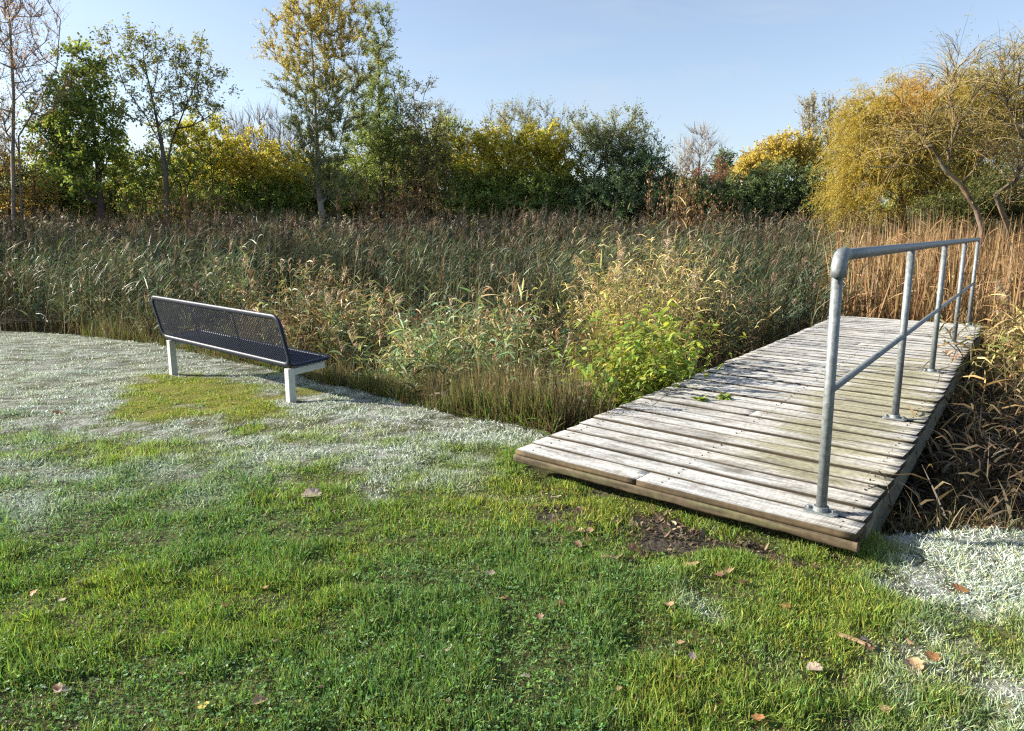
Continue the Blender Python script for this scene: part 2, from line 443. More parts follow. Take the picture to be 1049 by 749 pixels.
def build_bank_reeds():
    acc = Acc(); n = 2900
    x = R.uniform(-9.5, .55, n); s = .45 + 2.7 * R.random(n) ** .9
    y = bank_y(x) + s * 1.18
    k = (~on_deck(x, y, .12)) & (fbm(x * .9, y * .9, 44) > .40) & ~((x > -6.8) & (x < -4.2) & (s > 2.4))
    x, y, s = x[k], y[k], s[k]; base = ground_z(x, y)
    hh = (.90 + .36 * sstep(.5, 2.0, s) + (fbm(x * .8, y * .8, 45) - .5) * 1.1) * R.uniform(.6, 1.2, len(x))
    hh *= np.interp(x, [-9, -6.5, -5, -3.5, 1.5], [1.25, 1.0, 1.0, 1.0, .92])
    rust = sstep(.46, .66, fbm(x * .8, y * .8, 46)); rr = R.random(len(x))
    green_left = (x < -5.3) & (rr < .8)
    a = (rr < .06 + rust * .6) & ~green_left; b = ~a & ~green_left
    add_reeds(acc, x[a], y[a], hh[a], TAN + OLIVE[:1], STEM, [[.30, .19, .10], [.34, .24, .14]], nleaf=12, leafL=.33, leafW=.024, stemW=.008, plume=.30, lean=.16, plumeL=.16)
    add_reeds(acc, x[b], y[b], hh[b], [[.11, .17, .08], [.10, .16, .10], [.14, .18, .075]] + [[.20, .27, .07], [.28, .28, .10], [.15, .24, .10], [.13, .21, .12], [.38, .34, .17]], [[.30, .25, .12], [.20, .18, .08], [.36, .28, .15]], [[.44, .34, .24], [.36, .25, .17]], nleaf=12, leafL=.35, leafW=.025, stemW=.009, plume=.22, lean=.17, plumeL=.20)
    g = green_left
    add_reeds(acc, x[g], y[g], hh[g] * .85, [[.07, .125, .05], [.06, .11, .06], [.09, .13, .05], [.14, .15, .08]], STEM, PLUME, nleaf=10, leafL=.30, leafW=.020, stemW=.008, plume=.12, lean=.2)
    o = acc.build('bank_reeds', M_REED); tag(o, 'mixed green and rusty reeds behind the bench along the bank', 'reeds', kind='stuff')

def build_rushes():
    """fine upright rushes and rank grass on the wet toe of the bank"""
    acc = Acc(); n = 62000
    x = R.uniform(-7.5, .62, n); s = -.06 + 1.25 * R.random(n)
    y = bank_y(x) + s * 1.2
    k = ~on_deck(x, y, .02) & (R.random(n) < np.interp(x, [-7, -4.2, -2.6, -1.6, 1.4], [.10, .18, .55, 1, 1])) & (fbm(x * 2.5, y * 2.5, 51) > .34)
    x, y, s = x[k], y[k], s[k]; n = len(x); z = ground_z(x, y)
    L = (.28 + .50 * sstep(.0, .6, s)) * R.uniform(.5, 1.15, n) * (.35 + 1.2 * sstep(.25, .75, fbm(x * 1.6, y * 1.6, 52, 3)))
    d = R.normal(0, .15, (n, 3)); fl = R.random(n) < .22; d[fl] = R.normal(0, .8, (fl.sum(), 3)); d[:, 2] = 1; d = unit(d)
    fresh = (R.random(n) < sstep(.35, .03, s) * .45)
    c = pick([[.12, .095, .045], [.15, .11, .055], [.09, .085, .035], [.18, .12, .06], [.10, .095, .04]], n)
    c[fresh] = pick([[.09, .15, .03], [.11, .16, .025], [.14, .16, .03]], fresh.sum())
    p = np.stack([x, y, z - .01], 1)
    strips(acc, p, d, L, .0075 * R.uniform(.7, 1.3, n), R.uniform(0, .35, n), c * .8, c * 1.15, segs=3, taper=2.2)
    o = acc.build('rushes', M_REED); tag(o, 'short olive-brown rushes at the foot of the frosted bank', 'rushes', kind='stuff')

def build_cattails():
    acc = Acc(); n = 9500
    y = R.uniform(10.6, 19, n); x = R.uniform(5.2, 15.5, n)
    u, v = project(x, y, np.full(n, .3))
    k = (u > 858 + 10 * R.normal(size=n)) & ~on_deck(x, y, .25) & (fbm(x * .8, y * .8, 55) > .3)
    e2 = (x - .021) * .651 + (y - 4.306) * .759; e1 = (x - .021) * .759 - (y - 4.306) * .651 + .0875 * e2
    k &= (e2 > 9.2) | (e1 > 2.2)
    x, y = x[k], y[k]; n = len(x); z = ground_z(x, y)
    d = R.normal(0, .09, (n, 3)); d[:, 2] = 1; d = unit(d)
    h = np.interp(y, [10.5, 13, 18], [1.85, 2.1, 2.35]) * R.uniform(.55, 1.1, n) * (.8 + .4 * fbm(x * .9, y * .9, 57))
    c = pick([[.31, .19, .085], [.25, .145, .065], [.38, .26, .13], [.19, .11, .05], [.29, .21, .11]], n, .2)
    strips(acc, np.stack([x, y, z], 1), d, h, .024 * R.uniform(.7, 1.3, n), R.uniform(0, .18, n), c * .75, c, segs=4, taper=2.5)
    # broken, folded tips
    m = int(n * .5); i = R.choice(n, m); t = R.uniform(.55, .95, m)
    q = strip_pts(np.stack([x, y, z], 1)[i], d[i], h[i], np.full(m, .1), t)
    az = R.random(m) * 2 * PI; dd = unit(np.stack([np.cos(az), np.sin(az), R.uniform(-.6, .5, m)], 1))
    strips(acc, q, dd, R.uniform(.25, .6, m), .02, R.uniform(.3, 1.2, m), c[i], c[i] * 1.1, segs=3, taper=2)
    o = acc.build('dead_cattails', M_REED); tag(o, 'tall straw-coloured dead cattail leaves beyond the handrail', 'cattails', kind='stuff')

def clump(px_pts, n, hr, z0=None, spread=.35):
    P = np.array([at_z(u, v, -.45)[:2] for u, v in px_pts])
    i = R.integers(len(P), size=n)
    q = P[i] + R.normal(0, spread, (n, 2))
    k = ~on_deck(q[:, 0], q[:, 1], .03)
    q = q[k]
    return q[:, 0], q[:, 1], R.uniform(hr[0], hr[1], len(q))

def build_clumps():
    # straw-yellow reeds leaning over by the left edge of the deck
    acc = Acc()
    x, y, h = clump([(625, 398), (650, 385), (680, 372), (705, 360), (640, 392)], 360, (1.0, 2.15), spread=.21)
    add_reeds(acc, x, y, h, [[.56, .44, .17], [.46, .33, .13], [.42, .38, .11], [.60, .50, .26], [.26, .28, .08]], STEM, [[.42, .30, .17]], nleaf=12, leafL=.32, leafW=.018, plume=.16, lean=.20, wind=(-.05, .0), dropmax=1.3)
    o = acc.build('reed_clump', M_REED); tag(o, 'straw-yellow reed clump leaning beside the left edge of the wooden deck', 'reeds')
    # brown-tinged reeds further along the deck
    acc = Acc()
    x, y, h = clump([(735, 362), (760, 350), (790, 340), (815, 332), (775, 352)], 300, (.55, 1.05), spread=.35)
    add_reeds(acc, x, y, h, [[.17, .12, .06], [.22, .15, .08], [.12, .12, .045], [.10, .10, .04]], STEM, [[.24, .16, .11]], nleaf=9, leafL=.28, leafW=.018, plume=.2, lean=.2, wind=(.05, 0), dropmax=1.2)
    o = acc.build('reed_clump', M_REED); tag(o, 'dull brown reed clump near the far left side of the wooden deck', 'reeds')
    # green-yellow reeds overhanging the right edge of the deck at its far end
    acc = Acc()
    P0 = np.array([[5.9, 8.2], [6.5, 8.7], [7.1, 9.3], [6.2, 7.6], [7.0, 8.4], [5.4, 7.0], [6.4, 7.0]])
    q = P0[R.integers(len(P0), size=330)] + R.normal(0, .42, (330, 2)); q = q[~on_deck(q[:, 0], q[:, 1], .02)]
    add_reeds(acc, q[:, 0], q[:, 1], R.uniform(.7, 1.45, len(q)), [[.17, .17, .05], [.28, .22, .08], [.12, .14, .04], [.36, .27, .12], [.34, .22, .10]], STEM, [[.40, .28, .16]], nleaf=11, leafL=.36, leafW=.026, plume=.15, lean=.22, wind=(-.22, -.04), dropmax=1.3, plumeL=.25)
    o = acc.build('reed_clump', M_REED); tag(o, 'green and yellow reed clump drooping over the far right edge of the deck', 'reeds')
    # dead thatch in the ditch on the right of the deck
    acc = Acc(); n = 3000
    x = R.uniform(1.9, 8.0, n); y = R.uniform(3.5, 8.2, n)
    k = ~on_deck(x, y, .06) & (bank_s(x, y) > .1) & (x - .021) * .759 - (y - 4.306) * .651 > 0 if False else (~on_deck(x, y, .06) & (bank_s(x, y) > .12) & (((x - .021) * .759 - (y - 4.306) * .651) > 1.6))
    x, y = x[k], y[k]; n = len(x)
    s = bank_s(x, y)
    add_reeds(acc, x, y, R.uniform(.35, .85, n) * (.6 + .5 * sstep(.1, 1.2, s)), [[.055, .042, .024], [.08, .058, .03], [.045, .04, .022], [.12, .085, .045]], [[.07, .052, .03], [.13, .095, .05]], PLUME, nleaf=6, leafL=.34, leafW=.018, plume=0, lean=.42, wind=(0, 0), dropmax=1.1)
    m = 5200; x = R.uniform(1.55, 5.5, m); s = R.uniform(.03, .40, m); y = bank_y(x) + s
    k = ~on_deck(x, y, .03); x, y = x[k], y[k]; m = len(x)
    d = R.normal(0, .35, (m, 3)); d[:, 2] = 1; d = unit(d)
    c = pick([[.12, .085, .045], [.22, .155, .08], [.07, .055, .03], [.08, .09, .03]], m)
    strips(acc, np.stack([x, y, ground_z(x, y)], 1), d, R.uniform(.10, .34, m), .006, R.uniform(.1, .9, m), c * .8, c, segs=3)
    o = acc.build('dead_reeds', M_REED); tag(o, 'tangle of dead brown reed stems in the shaded ditch right of the deck', 'reeds', kind='stuff')
build_reed_bed(); build_bank_reeds(); build_rushes(); build_cattails(); build_clumps()

def plumed_reed(base, top, label, droop=(-.6, 0)):
    acc = Acc(); b = np.array([base[0], base[1], float(ground_z(base[0], base[1]))]); t = np.array(top); d = unit((t - b)[None]); L = np.linalg.norm(t - b)
    st = np.array([[.42, .34, .14]]); strips(acc, b[None], d, L, .010, .0, st, st, segs=4, taper=8)
    k = 9; tt = np.linspace(.3, .86, k); p = b + (t - b) * tt[:, None]; az = R.random(k) * 2 * PI
    ld = unit(np.stack([np.cos(az), np.sin(az), R.uniform(.2, 1.1, k)], 1)); c = pick([[.46, .38, .15], [.34, .34, .12], [.50, .42, .22]], k)
    strips(acc, p, ld, R.uniform(.22, .42, k), .020, R.uniform(.3, 1.1, k), c, c * 1.1, segs=4, taper=1.5, wb=.6)
    m = 110; tt = R.random(m) ** .8; p = b + (t - b) * (1 - .16 * tt)[:, None]
    pd = unit(np.stack([droop[0] + R.normal(0, .45, m), droop[1] + R.normal(0, .35, m), R.uniform(.1, .9, m)], 1)); c = pick([[.46, .36, .25], [.38, .28, .19], [.54, .44, .32]], m, .15)
    strips(acc, p, pd, (.05 + .13 * tt * (1.25 - tt)) * R.uniform(.7, 1.4, m), .007, R.uniform(.4, 1.1, m), c, c * 1.1, segs=3, taper=1.6, wb=.6)
    tag(acc.build('plumed_reed', M_REED), label, 'reed', 'single plumed reeds')
plumed_reed((1.05, 6.9), at_y(640, 252, 7.1), 'plumed reed leaning left above the straw-yellow clump', (-.7, 0))
plumed_reed((1.45, 7.2), at_y(684, 238, 7.2), 'tallest plumed reed with an upright feathery head above the straw-yellow clump', (.3, 0))
plumed_reed((1.9, 7.3), at_y(712, 272, 7.3), 'shorter rusty plumed reed on the right side of the straw-yellow clump', (.2, .1))
plumed_reed((6.9, 8.6), at_y(1022, 286, 8.6), 'plumed reed arching beside the far end of the handrail', (-.8, 0))
def leafy_plant():
    acc = Acc()
    P0 = np.array([at_z(u, v, -.2)[:2] for u, v in [(606, 430), (622, 424), (640, 416), (660, 406), (676, 399), (648, 412), (655, 408)]])
    n = 400; q = P0[R.integers(len(P0), size=n)] + R.normal(0, .14, (n, 2))
    q = q[~on_deck(q[:, 0], q[:, 1], -.02)]; n = len(q)
    base = np.stack([q[:, 0], q[:, 1], ground_z(q[:, 0], q[:, 1])], 1)
    d = R.normal(0, .22, (n, 3)); d[:, 2] = 1; d[:, 0] += .12; d[:, 1] -= .12; d = unit(d); h = R.uniform(.7, 1.55, n)
    dr = R.uniform(0, .2, n); cs = pick([[.13, .16, .04], [.16, .12, .05]], n)
    strips(acc, base, d, h, .008, dr, cs, cs, segs=3, taper=5)
    k = 16; i = np.repeat(np.arange(n), k); t = R.uniform(.25, 1.0, n * k)
    p = strip_pts(base[i], d[i], h[i], dr[i], t)
    az = R.random(n * k) * 2 * PI; a = unit(np.stack([np.cos(az), np.sin(az), R.uniform(-.55, .35, n * k)], 1))
    c = pick([[.30, .40, .07], [.23, .34, .06], [.36, .42, .08], [.16, .26, .06], [.42, .40, .11]], n * k)
    sz = R.uniform(.05, .105, n * k)
    nrm = np.tile(np.array([[0, 0, 1.]]), (n * k, 1)) + R.normal(0, .45, (n * k, 3))
    side = nrm
    strips(acc, p, a, sz, sz * .52, R.uniform(.1, .6, n * k), c, c * 1.05, segs=3, taper=1.8, wb=.35, side=side)
    o = acc.build('leafy_plant', M_LEAF)
    tag(o, 'bright green nettle-like plant with broad leaves at the left edge of the deck', 'plant')
leafy_plant()

# ------------------------------------------------------------------ trees and shrubs
def grow(trunks, tips, bf=.25, seg=.45, upk=.12, dirk=.35, below=1.2):
    pos = []; par = []; plen = []; dr = []
    for tr in trunks:
        for i, p in enumerate(tr):
            p = np.array(p, float)
            if i == 0 and pos and np.min(np.linalg.norm(np.array(pos) - p, axis=1)) < 1.3 and p[2] > pos[0][2] + .9:
                j = int(np.argmin(np.linalg.norm(np.array(pos) - p, axis=1)))
                pos.append(p); par.append(j); plen.append(plen[j] + .3); dr.append(unit(p - pos[j] + np.array([0, 0, .01])))
            elif i == 0: pos.append(p); par.append(-1); plen.append(0.); dr.append(np.array([0, 0, 1.]))
            else:
                q = pos[-1]; m = max(1, int(np.linalg.norm(p - q) / seg)); st = q.copy(); l0 = plen[-1]
                for k in range(1, m + 1):
                    w = st + (p - st) * k / m
                    dd = w - pos[-1]; pos.append(w); par.append(len(pos) - 2); plen.append(plen[-1] + np.linalg.norm(dd)); dr.append(dd / max(1e-6, np.linalg.norm(dd)))
    P = np.zeros((len(pos) + len(tips) * 30, 3)); n = len(pos); P[:n] = pos
    PL = np.zeros(len(P)); PL[:n] = plen
    base = P[0]
    order = np.argsort(np.linalg.norm(tips - base, axis=1))
    ends = []
    for ti in order:
        t = tips[ti]; dv = t - P[:n]; d = np.linalg.norm(dv, axis=1)
        cost = d * (1 + below * np.clip(-dv[:, 2] / np.maximum(d, .01) + .1, 0, 1)) + bf * PL[:n]
        j = int(np.argmin(cost)); dist = d[j]
        if dist < .05: continue
        p0 = P[j].copy(); ctrl = p0 + dr[j] * dirk * dist + np.array([0, 0, upk * dist]) + R.normal(0, .05 * dist, 3)
        m = int(np.clip(dist / seg, 1, 14)); last = j; prev = p0
        for k in range(1, m + 1):
            s = k / m; w = p0 * (1 - s) ** 2 + ctrl * 2 * s * (1 - s) + t * s * s
            if k < m: w = w + R.normal(0, .03 * min(dist, 1.5), 3)
            dd = w - prev; ln = max(1e-6, np.linalg.norm(dd))
            P[n] = w; par.append(last); PL[n] = PL[last] + ln; dr.append(dd / ln); last = n; n += 1; prev = w
        ends.append(last)
    return P[:n], np.array(par), np.array(dr), np.array(ends)

def tree(name, label, cat, D, trunks, env, ntips, r_trunk, bark, twig=(6, .5, .35, .0), leaf=(5, .12, .06), pal=None, palfn=None, group=None, bf=.25, upk=.12, twigcol=None, r_tip=.010, ydepth=.8, seg=.45, spread=.9, shell=.55, leafdrop=.2, twigw=.012, basez=None, up=0.25, below=1.2, dens=1.0, dirk=.35, thin=1.9, gain=4.2):
    """trunks/env are given where they stand: u, v at distance D, turned into metres"""
    sc = D / F
    if cat == 'shrub': env = list(env) + [(t[0][0] + du, 214, 20, 15, do) for t in trunks for du, do in ((-8, -.6), (10, .5))]; ntips = int(ntips * 1.25)
    T = []
    for tr in trunks:
        pts = [at_y(u, v, D + (o[0] if o else 0)) for u, v, *o in tr]
        g = float(ground_z(pts[0][0], pts[0][1])) - .05
        if tr[0][1] >= 218 or not T: pts.insert(0, np.array([pts[0][0] + (pts[0][0] - pts[1][0]) * .15, pts[0][1], min(g, pts[0][2] - .05) - .25]))
        T.append(pts)
    tips = []
    area = np.array([e[2] * e[3] for e in env], float); cnt = np.maximum(3, (ntips * area / area.sum()).astype(int))
    for (u, v, ru, rv, *o), c in zip(env, cnt):
        q = rdir(c) * (R.random((c, 1)) ** shell)
        ctr = at_y(u, v, D + (o[0] if o else 0))
        tips.append(ctr + q * np.array([ru * sc, ru * sc * ydepth, rv * sc]))
    tips = np.concatenate(tips)
    gz = ground_z(tips[:, 0], tips[:, 1]); tips = tips[tips[:, 2] > gz + .25]
    P, par, dr, ends = grow(T, tips, bf, seg, upk, dirk, below)
    n = len(P); e = 2.3; A = np.zeros(n); A[ends] = r_tip ** e
    for i in range(n - 1, -1, -1):
        if A[i] == 0: A[i] = r_tip ** e
        if par[i] >= 0: A[par[i]] += A[i]
    rad = A ** (1 / e); mx = rad.max(); rad = r_tip + ((rad - r_tip) / max(1e-6, mx - r_tip)) ** thin * (r_trunk - r_tip)
    root = empty(name, (float(T[0][0][0]), float(T[0][0][1]), float(T[0][0][2])))
    off = np.array(root.location)
    tag(root, label, cat, group)
    wood = Acc(); c = np.nonzero(par >= 0)[0]
    cb = pick([bark], len(c), .12)
    tubes(wood, P[par[c]] - off, P[c] - off, rad[par[c]] * np.where(rad[par[c]] > 2.2 * rad[c], .62, 1), rad[c], cb, 6 if r_trunk < .2 else 8)
    segof = np.full(n, -1); segof[c] = np.arange(len(c)); kk = 6 if r_trunk < .2 else 8
    sp = segof[par[c]]; ok_ = np.nonzero(sp >= 0)[0]
    wood.F.append(np.stack([sp[ok_] * 2 * kk + kk, sp[ok_] * 2 * kk + kk + 1, ok_ * 2 * kk + 1, ok_ * 2 * kk], 1))     # limbs are one piece with the trunk
    rs = segof[np.array([q for q in range(n) if par[q] >= 0 and par[par[q]] < 0])]
    if len(rs) > 1: wood.F.append(np.stack([np.full(len(rs) - 1, rs[0] * 2 * kk), np.full(len(rs) - 1, rs[0] * 2 * kk + 1), rs[1:] * 2 * kk + 1, rs[1:] * 2 * kk], 1))     # shared rootstock below ground
    nt, tl, tsd, tdroop = twig
    i = np.repeat(ends, nt)
    extra = np.nonzero((par >= 0) & (rad < r_tip * 2.6))[0]; extra = extra[R.random(len(extra)) < .5]
    i = np.concatenate([i, np.repeat(extra, max(1, nt // 3))]); k = len(i)
    tp = P[i] - off; td = dr[i] * .8 + R.normal(0, tsd, (k, 3)) * spread; td[:, 2] += up; td = unit(td)
    tL = tl * R.uniform(.5, 1.3, k); tdr = tdroop * R.uniform(.6, 1.3, k)
    tc = pick([twigcol or [b * .9 for b in bark]], k, .15)
    sg = 2 if tdroop < .3 else 5; nv = wood.n
    strips(wood, tp, td, tL, twigw, tdr, tc, tc, segs=sg, taper=2.5)
    sp = segof[i]; ok_ = np.nonzero(sp >= 0)[0]; tb = nv + ok_ * (sg + 1) * 2
    wood.F.append(np.stack([sp[ok_] * 2 * kk + kk, sp[ok_] * 2 * kk + kk + 1, tb + 1, tb], 1))
    wood.build('trunk' if cat == 'tree' else 'stems', M_BARK, root)
    nl, ls, lw = leaf
    if nl:
        nl = int(math.ceil(nl * 1.5)); ls *= .80; lw *= .80
        crown = Acc(); j = np.repeat(np.arange(k), nl); m = len(j)
        kp = R.random(m) < dens; j = j[kp]; m = len(j)
        t = R.uniform(.1, 1.05, m)
        lp = strip_pts(tp[j], td[j], tL[j], tdr[j], t) + R.normal(0, ls * .35, (m, 3))
        la = rdir(m) * .9 + td[j] * .5; la[:, 2] -= leafdrop; la = unit(la)
        tipcol = R.normal(1, .16, k)[j][:, None]
        w = lp + off
        u, v = project(w[:, 0], w[:, 1], w[:, 2])
        cc = palfn(w, u, v, m) if palfn else pick(pal, m, .18)
        leaves(crown, lp, la, ls * R.uniform(.65, 1.3, m), lw * R.uniform(.7, 1.25, m), np.clip(cc * tipcol * gain / (1 + (gain - 1) * 2.2 * cc.mean(1, keepdims=True)), .004, .9))
        crown.build('crown' if cat == 'tree' else 'foliage', M_LEAF, root)
    return root

def blend(pa, pb, f):
    """palette pa -> pb by f(w,u,v) in 0..1 with a ragged border"""
    def fn(w, u, v, m):
        k = f(w, u, v) + R.normal(0, .18, m) > .5
        a = pick(pa, m); b = pick(pb, m)
        return np.where(k[:, None], b, a)
    return fn

GOLD = [[.32, .27, .06], [.36, .27, .06], [.26, .25, .06], [.30, .21, .05]]
YGREEN = [[.20, .20, .025], [.16, .18, .03], [.24, .21, .03], [.12, .15, .03]]
MIDGREEN = [[.070, .105, .030], [.09, .125, .034], [.058, .088, .026], [.11, .135, .04]]
DARKGREEN = [[.034, .050, .022], [.045, .065, .026], [.028, .042, .020], [.055, .070, .028]]
GREYGREEN = [[.085, .10, .045], [.10, .115, .05], [.07, .09, .04], [.12, .12, .05]]
SILVER = [[.16, .16, .10], [.13, .14, .08], [.20, .18, .12]]
RUST = [[.16, .075, .03], [.20, .10, .04], [.12, .06, .03]]
BROWNB = [.10, .080, .062]; GREYB = [.17, .155, .13]; PALEB = [.30, .27, .22]

# --- left group
tree('bare_tree', 'nearly leafless tree with thin twigs at the far left of the reeds', 'tree', 25,
     [[(14, 222), (13, 160), (14, 100), (11, 40), (6, -30)], [(22, 222), (19, 140), (40, 105), (58, 70), (62, 20)]],
     [(5, 0, 55, 70), (20, 70, 55, 55), (10, 130, 40, 40)], 230, .060, [.24, .20, .165], (8, .7, .35, .0), (3, .07, .045), [[.26, .15, .07], [.22, .14, .09]], up=.5, dens=.7, twigw=.010, thin=1.5)
tree('autumn_bush', 'orange-tan bush under the leafless tree at the far left', 'shrub', 27,
     [[(10, 225), (10, 200)], [(35, 225), (36, 200)], [(-15, 225), (-15, 200)]],
     [(5, 165, 40, 50), (35, 190, 30, 30), (-30, 150, 40, 60)], 170, .05, BROWNB, (6, .5, .5, .1), (5, .09, .055), [[.26, .16, .05], [.20, .14, .04], [.13, .12, .035], [.30, .19, .06]], dens=.7)
tree('maple_tree', 'dark green bushy tree with a pointed top on the left', 'tree', 27,
     [[(104, 222), (101, 180), (96, 130), (90, 75)]],
     [(88, 78, 26, 34), (80, 115, 46, 32), (98, 145, 48, 34), (85, 180, 42, 28), (60, 150, 26, 30)], 300, .13, BROWNB, (6, .5, .5, .05), (6, .15, .10),
     palfn=blend(MIDGREEN, YGREEN, lambda w, u, v: .25 + .4 * sstep(80, 130, u) * sstep(120, 190, v)), leafdrop=.35)
tree('ash_tree', 'open-crowned tree with dark spreading branches and sparse leaf clumps', 'tree', 26,
     [[(172, 226), (170, 185), (166, 150), (158, 110), (148, 65)], [(170, 175), (176, 145), (192, 105), (205, 75)], [(168, 155), (150, 120), (128, 90), (112, 45)]],
     [(150, 50, 26, 32), (135, 80, 34, 38), (198, 75, 34, 38), (212, 105, 26, 30), (175, 85, 40, 35), (105, 40, 12, 14), (165, 125, 45, 20)], 190, .085, [.12, .10, .08], (4, .5, .4, .15), (7, .15, .055),
     [[.06, .075, .022], [.085, .095, .025], [.11, .10, .025], [.05, .06, .02]], bf=.2, up=.2, leafdrop=.5, spread=.8, dens=.75)
tree('hazel_bush', 'yellow-green bush beneath the open-crowned tree', 'shrub', 28.5,
     [[(190, 225), (190, 195)], [(215, 225), (218, 190)], [(150, 225), (148, 195)]],
     [(200, 140, 42, 22), (190, 170, 50, 30), (150, 185, 38, 28)], 260, .06, BROWNB, (6, .45, .5, .05), (6, .11, .075),
     palfn=blend(MIDGREEN, [[.30, .29, .04], [.24, .26, .045], [.34, .30, .04]], lambda w, u, v: .3 + .45 * sstep(175, 130, v)))
tree('yellow_bush', 'rounded bush with a sunny yellow top left of the birch', 'shrub', 30,
     [[(235, 225), (235, 195)], [(265, 225), (268, 195)], [(290, 225), (292, 195)]],
     [(225, 165, 40, 28), (262, 172, 45, 32), (290, 185, 34, 32), (245, 200, 60, 22)], 380, .06, BROWNB, (6, .45, .5, .05), (7, .11, .075),
     palfn=blend(MIDGREEN, [[.31, .28, .05], [.25, .25, .05], [.34, .28, .05]], lambda w, u, v: sstep(212, 160, v) * .95))
# --- birch group
tree('birch_tree', 'tall pale-trunked birch with a golden yellow top', 'tree', 26.5,
     [[(330, 226), (327, 190), (325, 150), (322, 90), (318, 20), (316, -40)], [(327, 175), (334, 120), (343, 60), (350, -20)], [(326, 165), (312, 120), (300, 70), (293, 20)], [(330, 212), (338, 190), (348, 150), (362, 90), (370, 40)]],
     [(325, 5, 42, 45), (304, 50, 32, 45), (352, 45, 34, 50), (330, 95, 50, 42), (322, 145, 36, 30), (345, 120, 30, 30), (330, 175, 34, 26), (345, 195, 30, 20), (322, -45, 34, 30)], 520, .11, [.26, .24, .20], (7, .55, .32, .18), (13, .07, .042),
     palfn=blend(GREYGREEN, GOLD, lambda w, u, v: 0.06 + sstep(140, 40, v) * .52), up=.45, bf=.32, upk=.3, leafdrop=.5, dens=.95, twigcol=[.14, .11, .08], thin=2.4)
tree('willow_tree', 'grey-green narrow tree crowded against the right of the birch', 'tree', 28.5,
     [[(392, 226), (390, 170), (388, 110), (388, 40)], [(398, 226), (400, 180), (410, 130), (402, 80)]],
     [(388, 45, 20, 36), (388, 95, 30, 36), (378, 140, 40, 36), (396, 150, 34, 36), (375, 190, 44, 32)], 380, .12, BROWNB, (6, .5, .4, .15), (7, .12, .045),
     palfn=blend(MIDGREEN, GREYGREEN, lambda w, u, v: .35 + .3 * sstep(120, 40, v)), up=.35, leafdrop=.5)
tree('grey_shrub', 'loose grey-brown shrub with leaning limbs right of the narrow tree', 'shrub', 29,
     [[(425, 226), (428, 190), (440, 150), (432, 110)], [(400, 226), (412, 195), (440, 165), (452, 140)]],
     [(428, 120, 30, 36), (445, 155, 30, 30), (418, 165, 36, 36), (440, 190, 40, 26)], 260, .08, BROWNB, (6, .5, .4, .1), (5, .10, .05), [[.085, .085, .04], [.11, .09, .05], [.06, .065, .028]], up=.4, dens=.8)
# --- middle group
tree('field_maple', 'broad yellow-green bush in the middle of the treeline', 'shrub', 29,
     [[(480, 225), (482, 190)], [(520, 225), (522, 185)], [(560, 225), (562, 185)], [(590, 225), (590, 195)]],
     [(495, 165, 36, 36), (530, 160, 36, 34), (565, 168, 36, 36), (480, 195, 36, 26), (530, 200, 56, 22), (585, 195, 26, 26), (555, 150, 18, 12)], 560, .07, BROWNB, (6, .45, .5, .05), (7, .12, .08),
     palfn=blend(MIDGREEN, [[.30, .28, .045], [.24, .26, .045], [.36, .29, .045]], lambda w, u, v: 1.0 * sstep(215, 150, v) * (.55 + .45 * sstep(.3, .6, fbm(w[:, 0] * .6, w[:, 2] * .6, 3)))))
tree('poplar_tree', 'silvery thin-leaved treetop rising behind the broad yellow-green bush', 'tree', 34,
     [[(540, 225), (540, 170), (538, 115)], [(545, 200), (560, 150), (566, 118)], [(538, 190), (515, 150), (508, 120)]],
     [(540, 118, 28, 16), (515, 132, 26, 20), (565, 132, 26, 20), (540, 150, 50, 26)], 240, .12, GREYB, (7, .55, .4, .05), (3, .09, .05), SILVER, up=.55, dens=.8)
tree('goat_willow', 'rounded grey-green bush with a twiggy top right of the yellow-green bush', 'shrub', 28.5,
     [[(610, 225), (608, 185)], [(640, 225), (642, 185)], [(660, 225), (664, 195)]],
     [(605, 140, 30, 26), (635, 140, 30, 26), (625, 165, 42, 34), (655, 165, 26, 30), (630, 195, 50, 26)], 420, .07, BROWNB, (7, .55, .45, .05), (5, .095, .05),
     palfn=blend(DARKGREEN + MIDGREEN[:1], SILVER[:2] + GREYGREEN, lambda w, u, v: sstep(170, 130, v) * .85), up=.4)
tree('holly_bush', 'dark blue-green evergreen bush at the right foot of the grey-green bush', 'shrub', 27.5,
     [[(655, 225), (655, 200)], [(680, 225), (680, 205)]],
     [(660, 178, 28, 22), (650, 200, 44, 22), (682, 198, 16, 22), (615, 205, 30, 18)], 360, .05, BROWNB, (6, .35, .55, .05), (8, .10, .06), [[.030, .052, .026], [.04, .065, .032], [.022, .04, .02], [.06, .085, .05]])
# --- right of the middle
tree('burgundy_bush', 'dull burgundy bush showing behind the dark hedge', 'shrub', 33,
     [[(715, 228), (715, 205)], [(735, 228), (735, 205)]], [(712, 192, 34, 20), (735, 186, 22, 18)], 170, .05, BROWNB, (6, .45, .5, .05), (6, .10, .06), [[.10, .045, .032], [.08, .04, .03], [.12, .06, .04], [.06, .05, .03]])
tree('bare_tree', 'small pale leafless tree above the burgundy bush', 'tree', 45,
     [[(715, 225), (715, 185), (718, 150)]], [(715, 158, 24, 22), (700, 170, 22, 16), (722, 142, 12, 12)], 130, .10, [.28, .25, .22], (7, .8, .35, .0), (1, .09, .06), [[.30, .24, .16]], up=.5, dens=.5, twigw=.016)
tree('pine_tree', 'small dark rounded tree beside the leafless tree in the distance', 'tree', 50,
     [[(742, 225), (742, 180)]], [(742, 172, 9, 16), (742, 190, 11, 14)], 90, .12, BROWNB, (6, .5, .5, .0), (7, .16, .10), DARKGREEN)
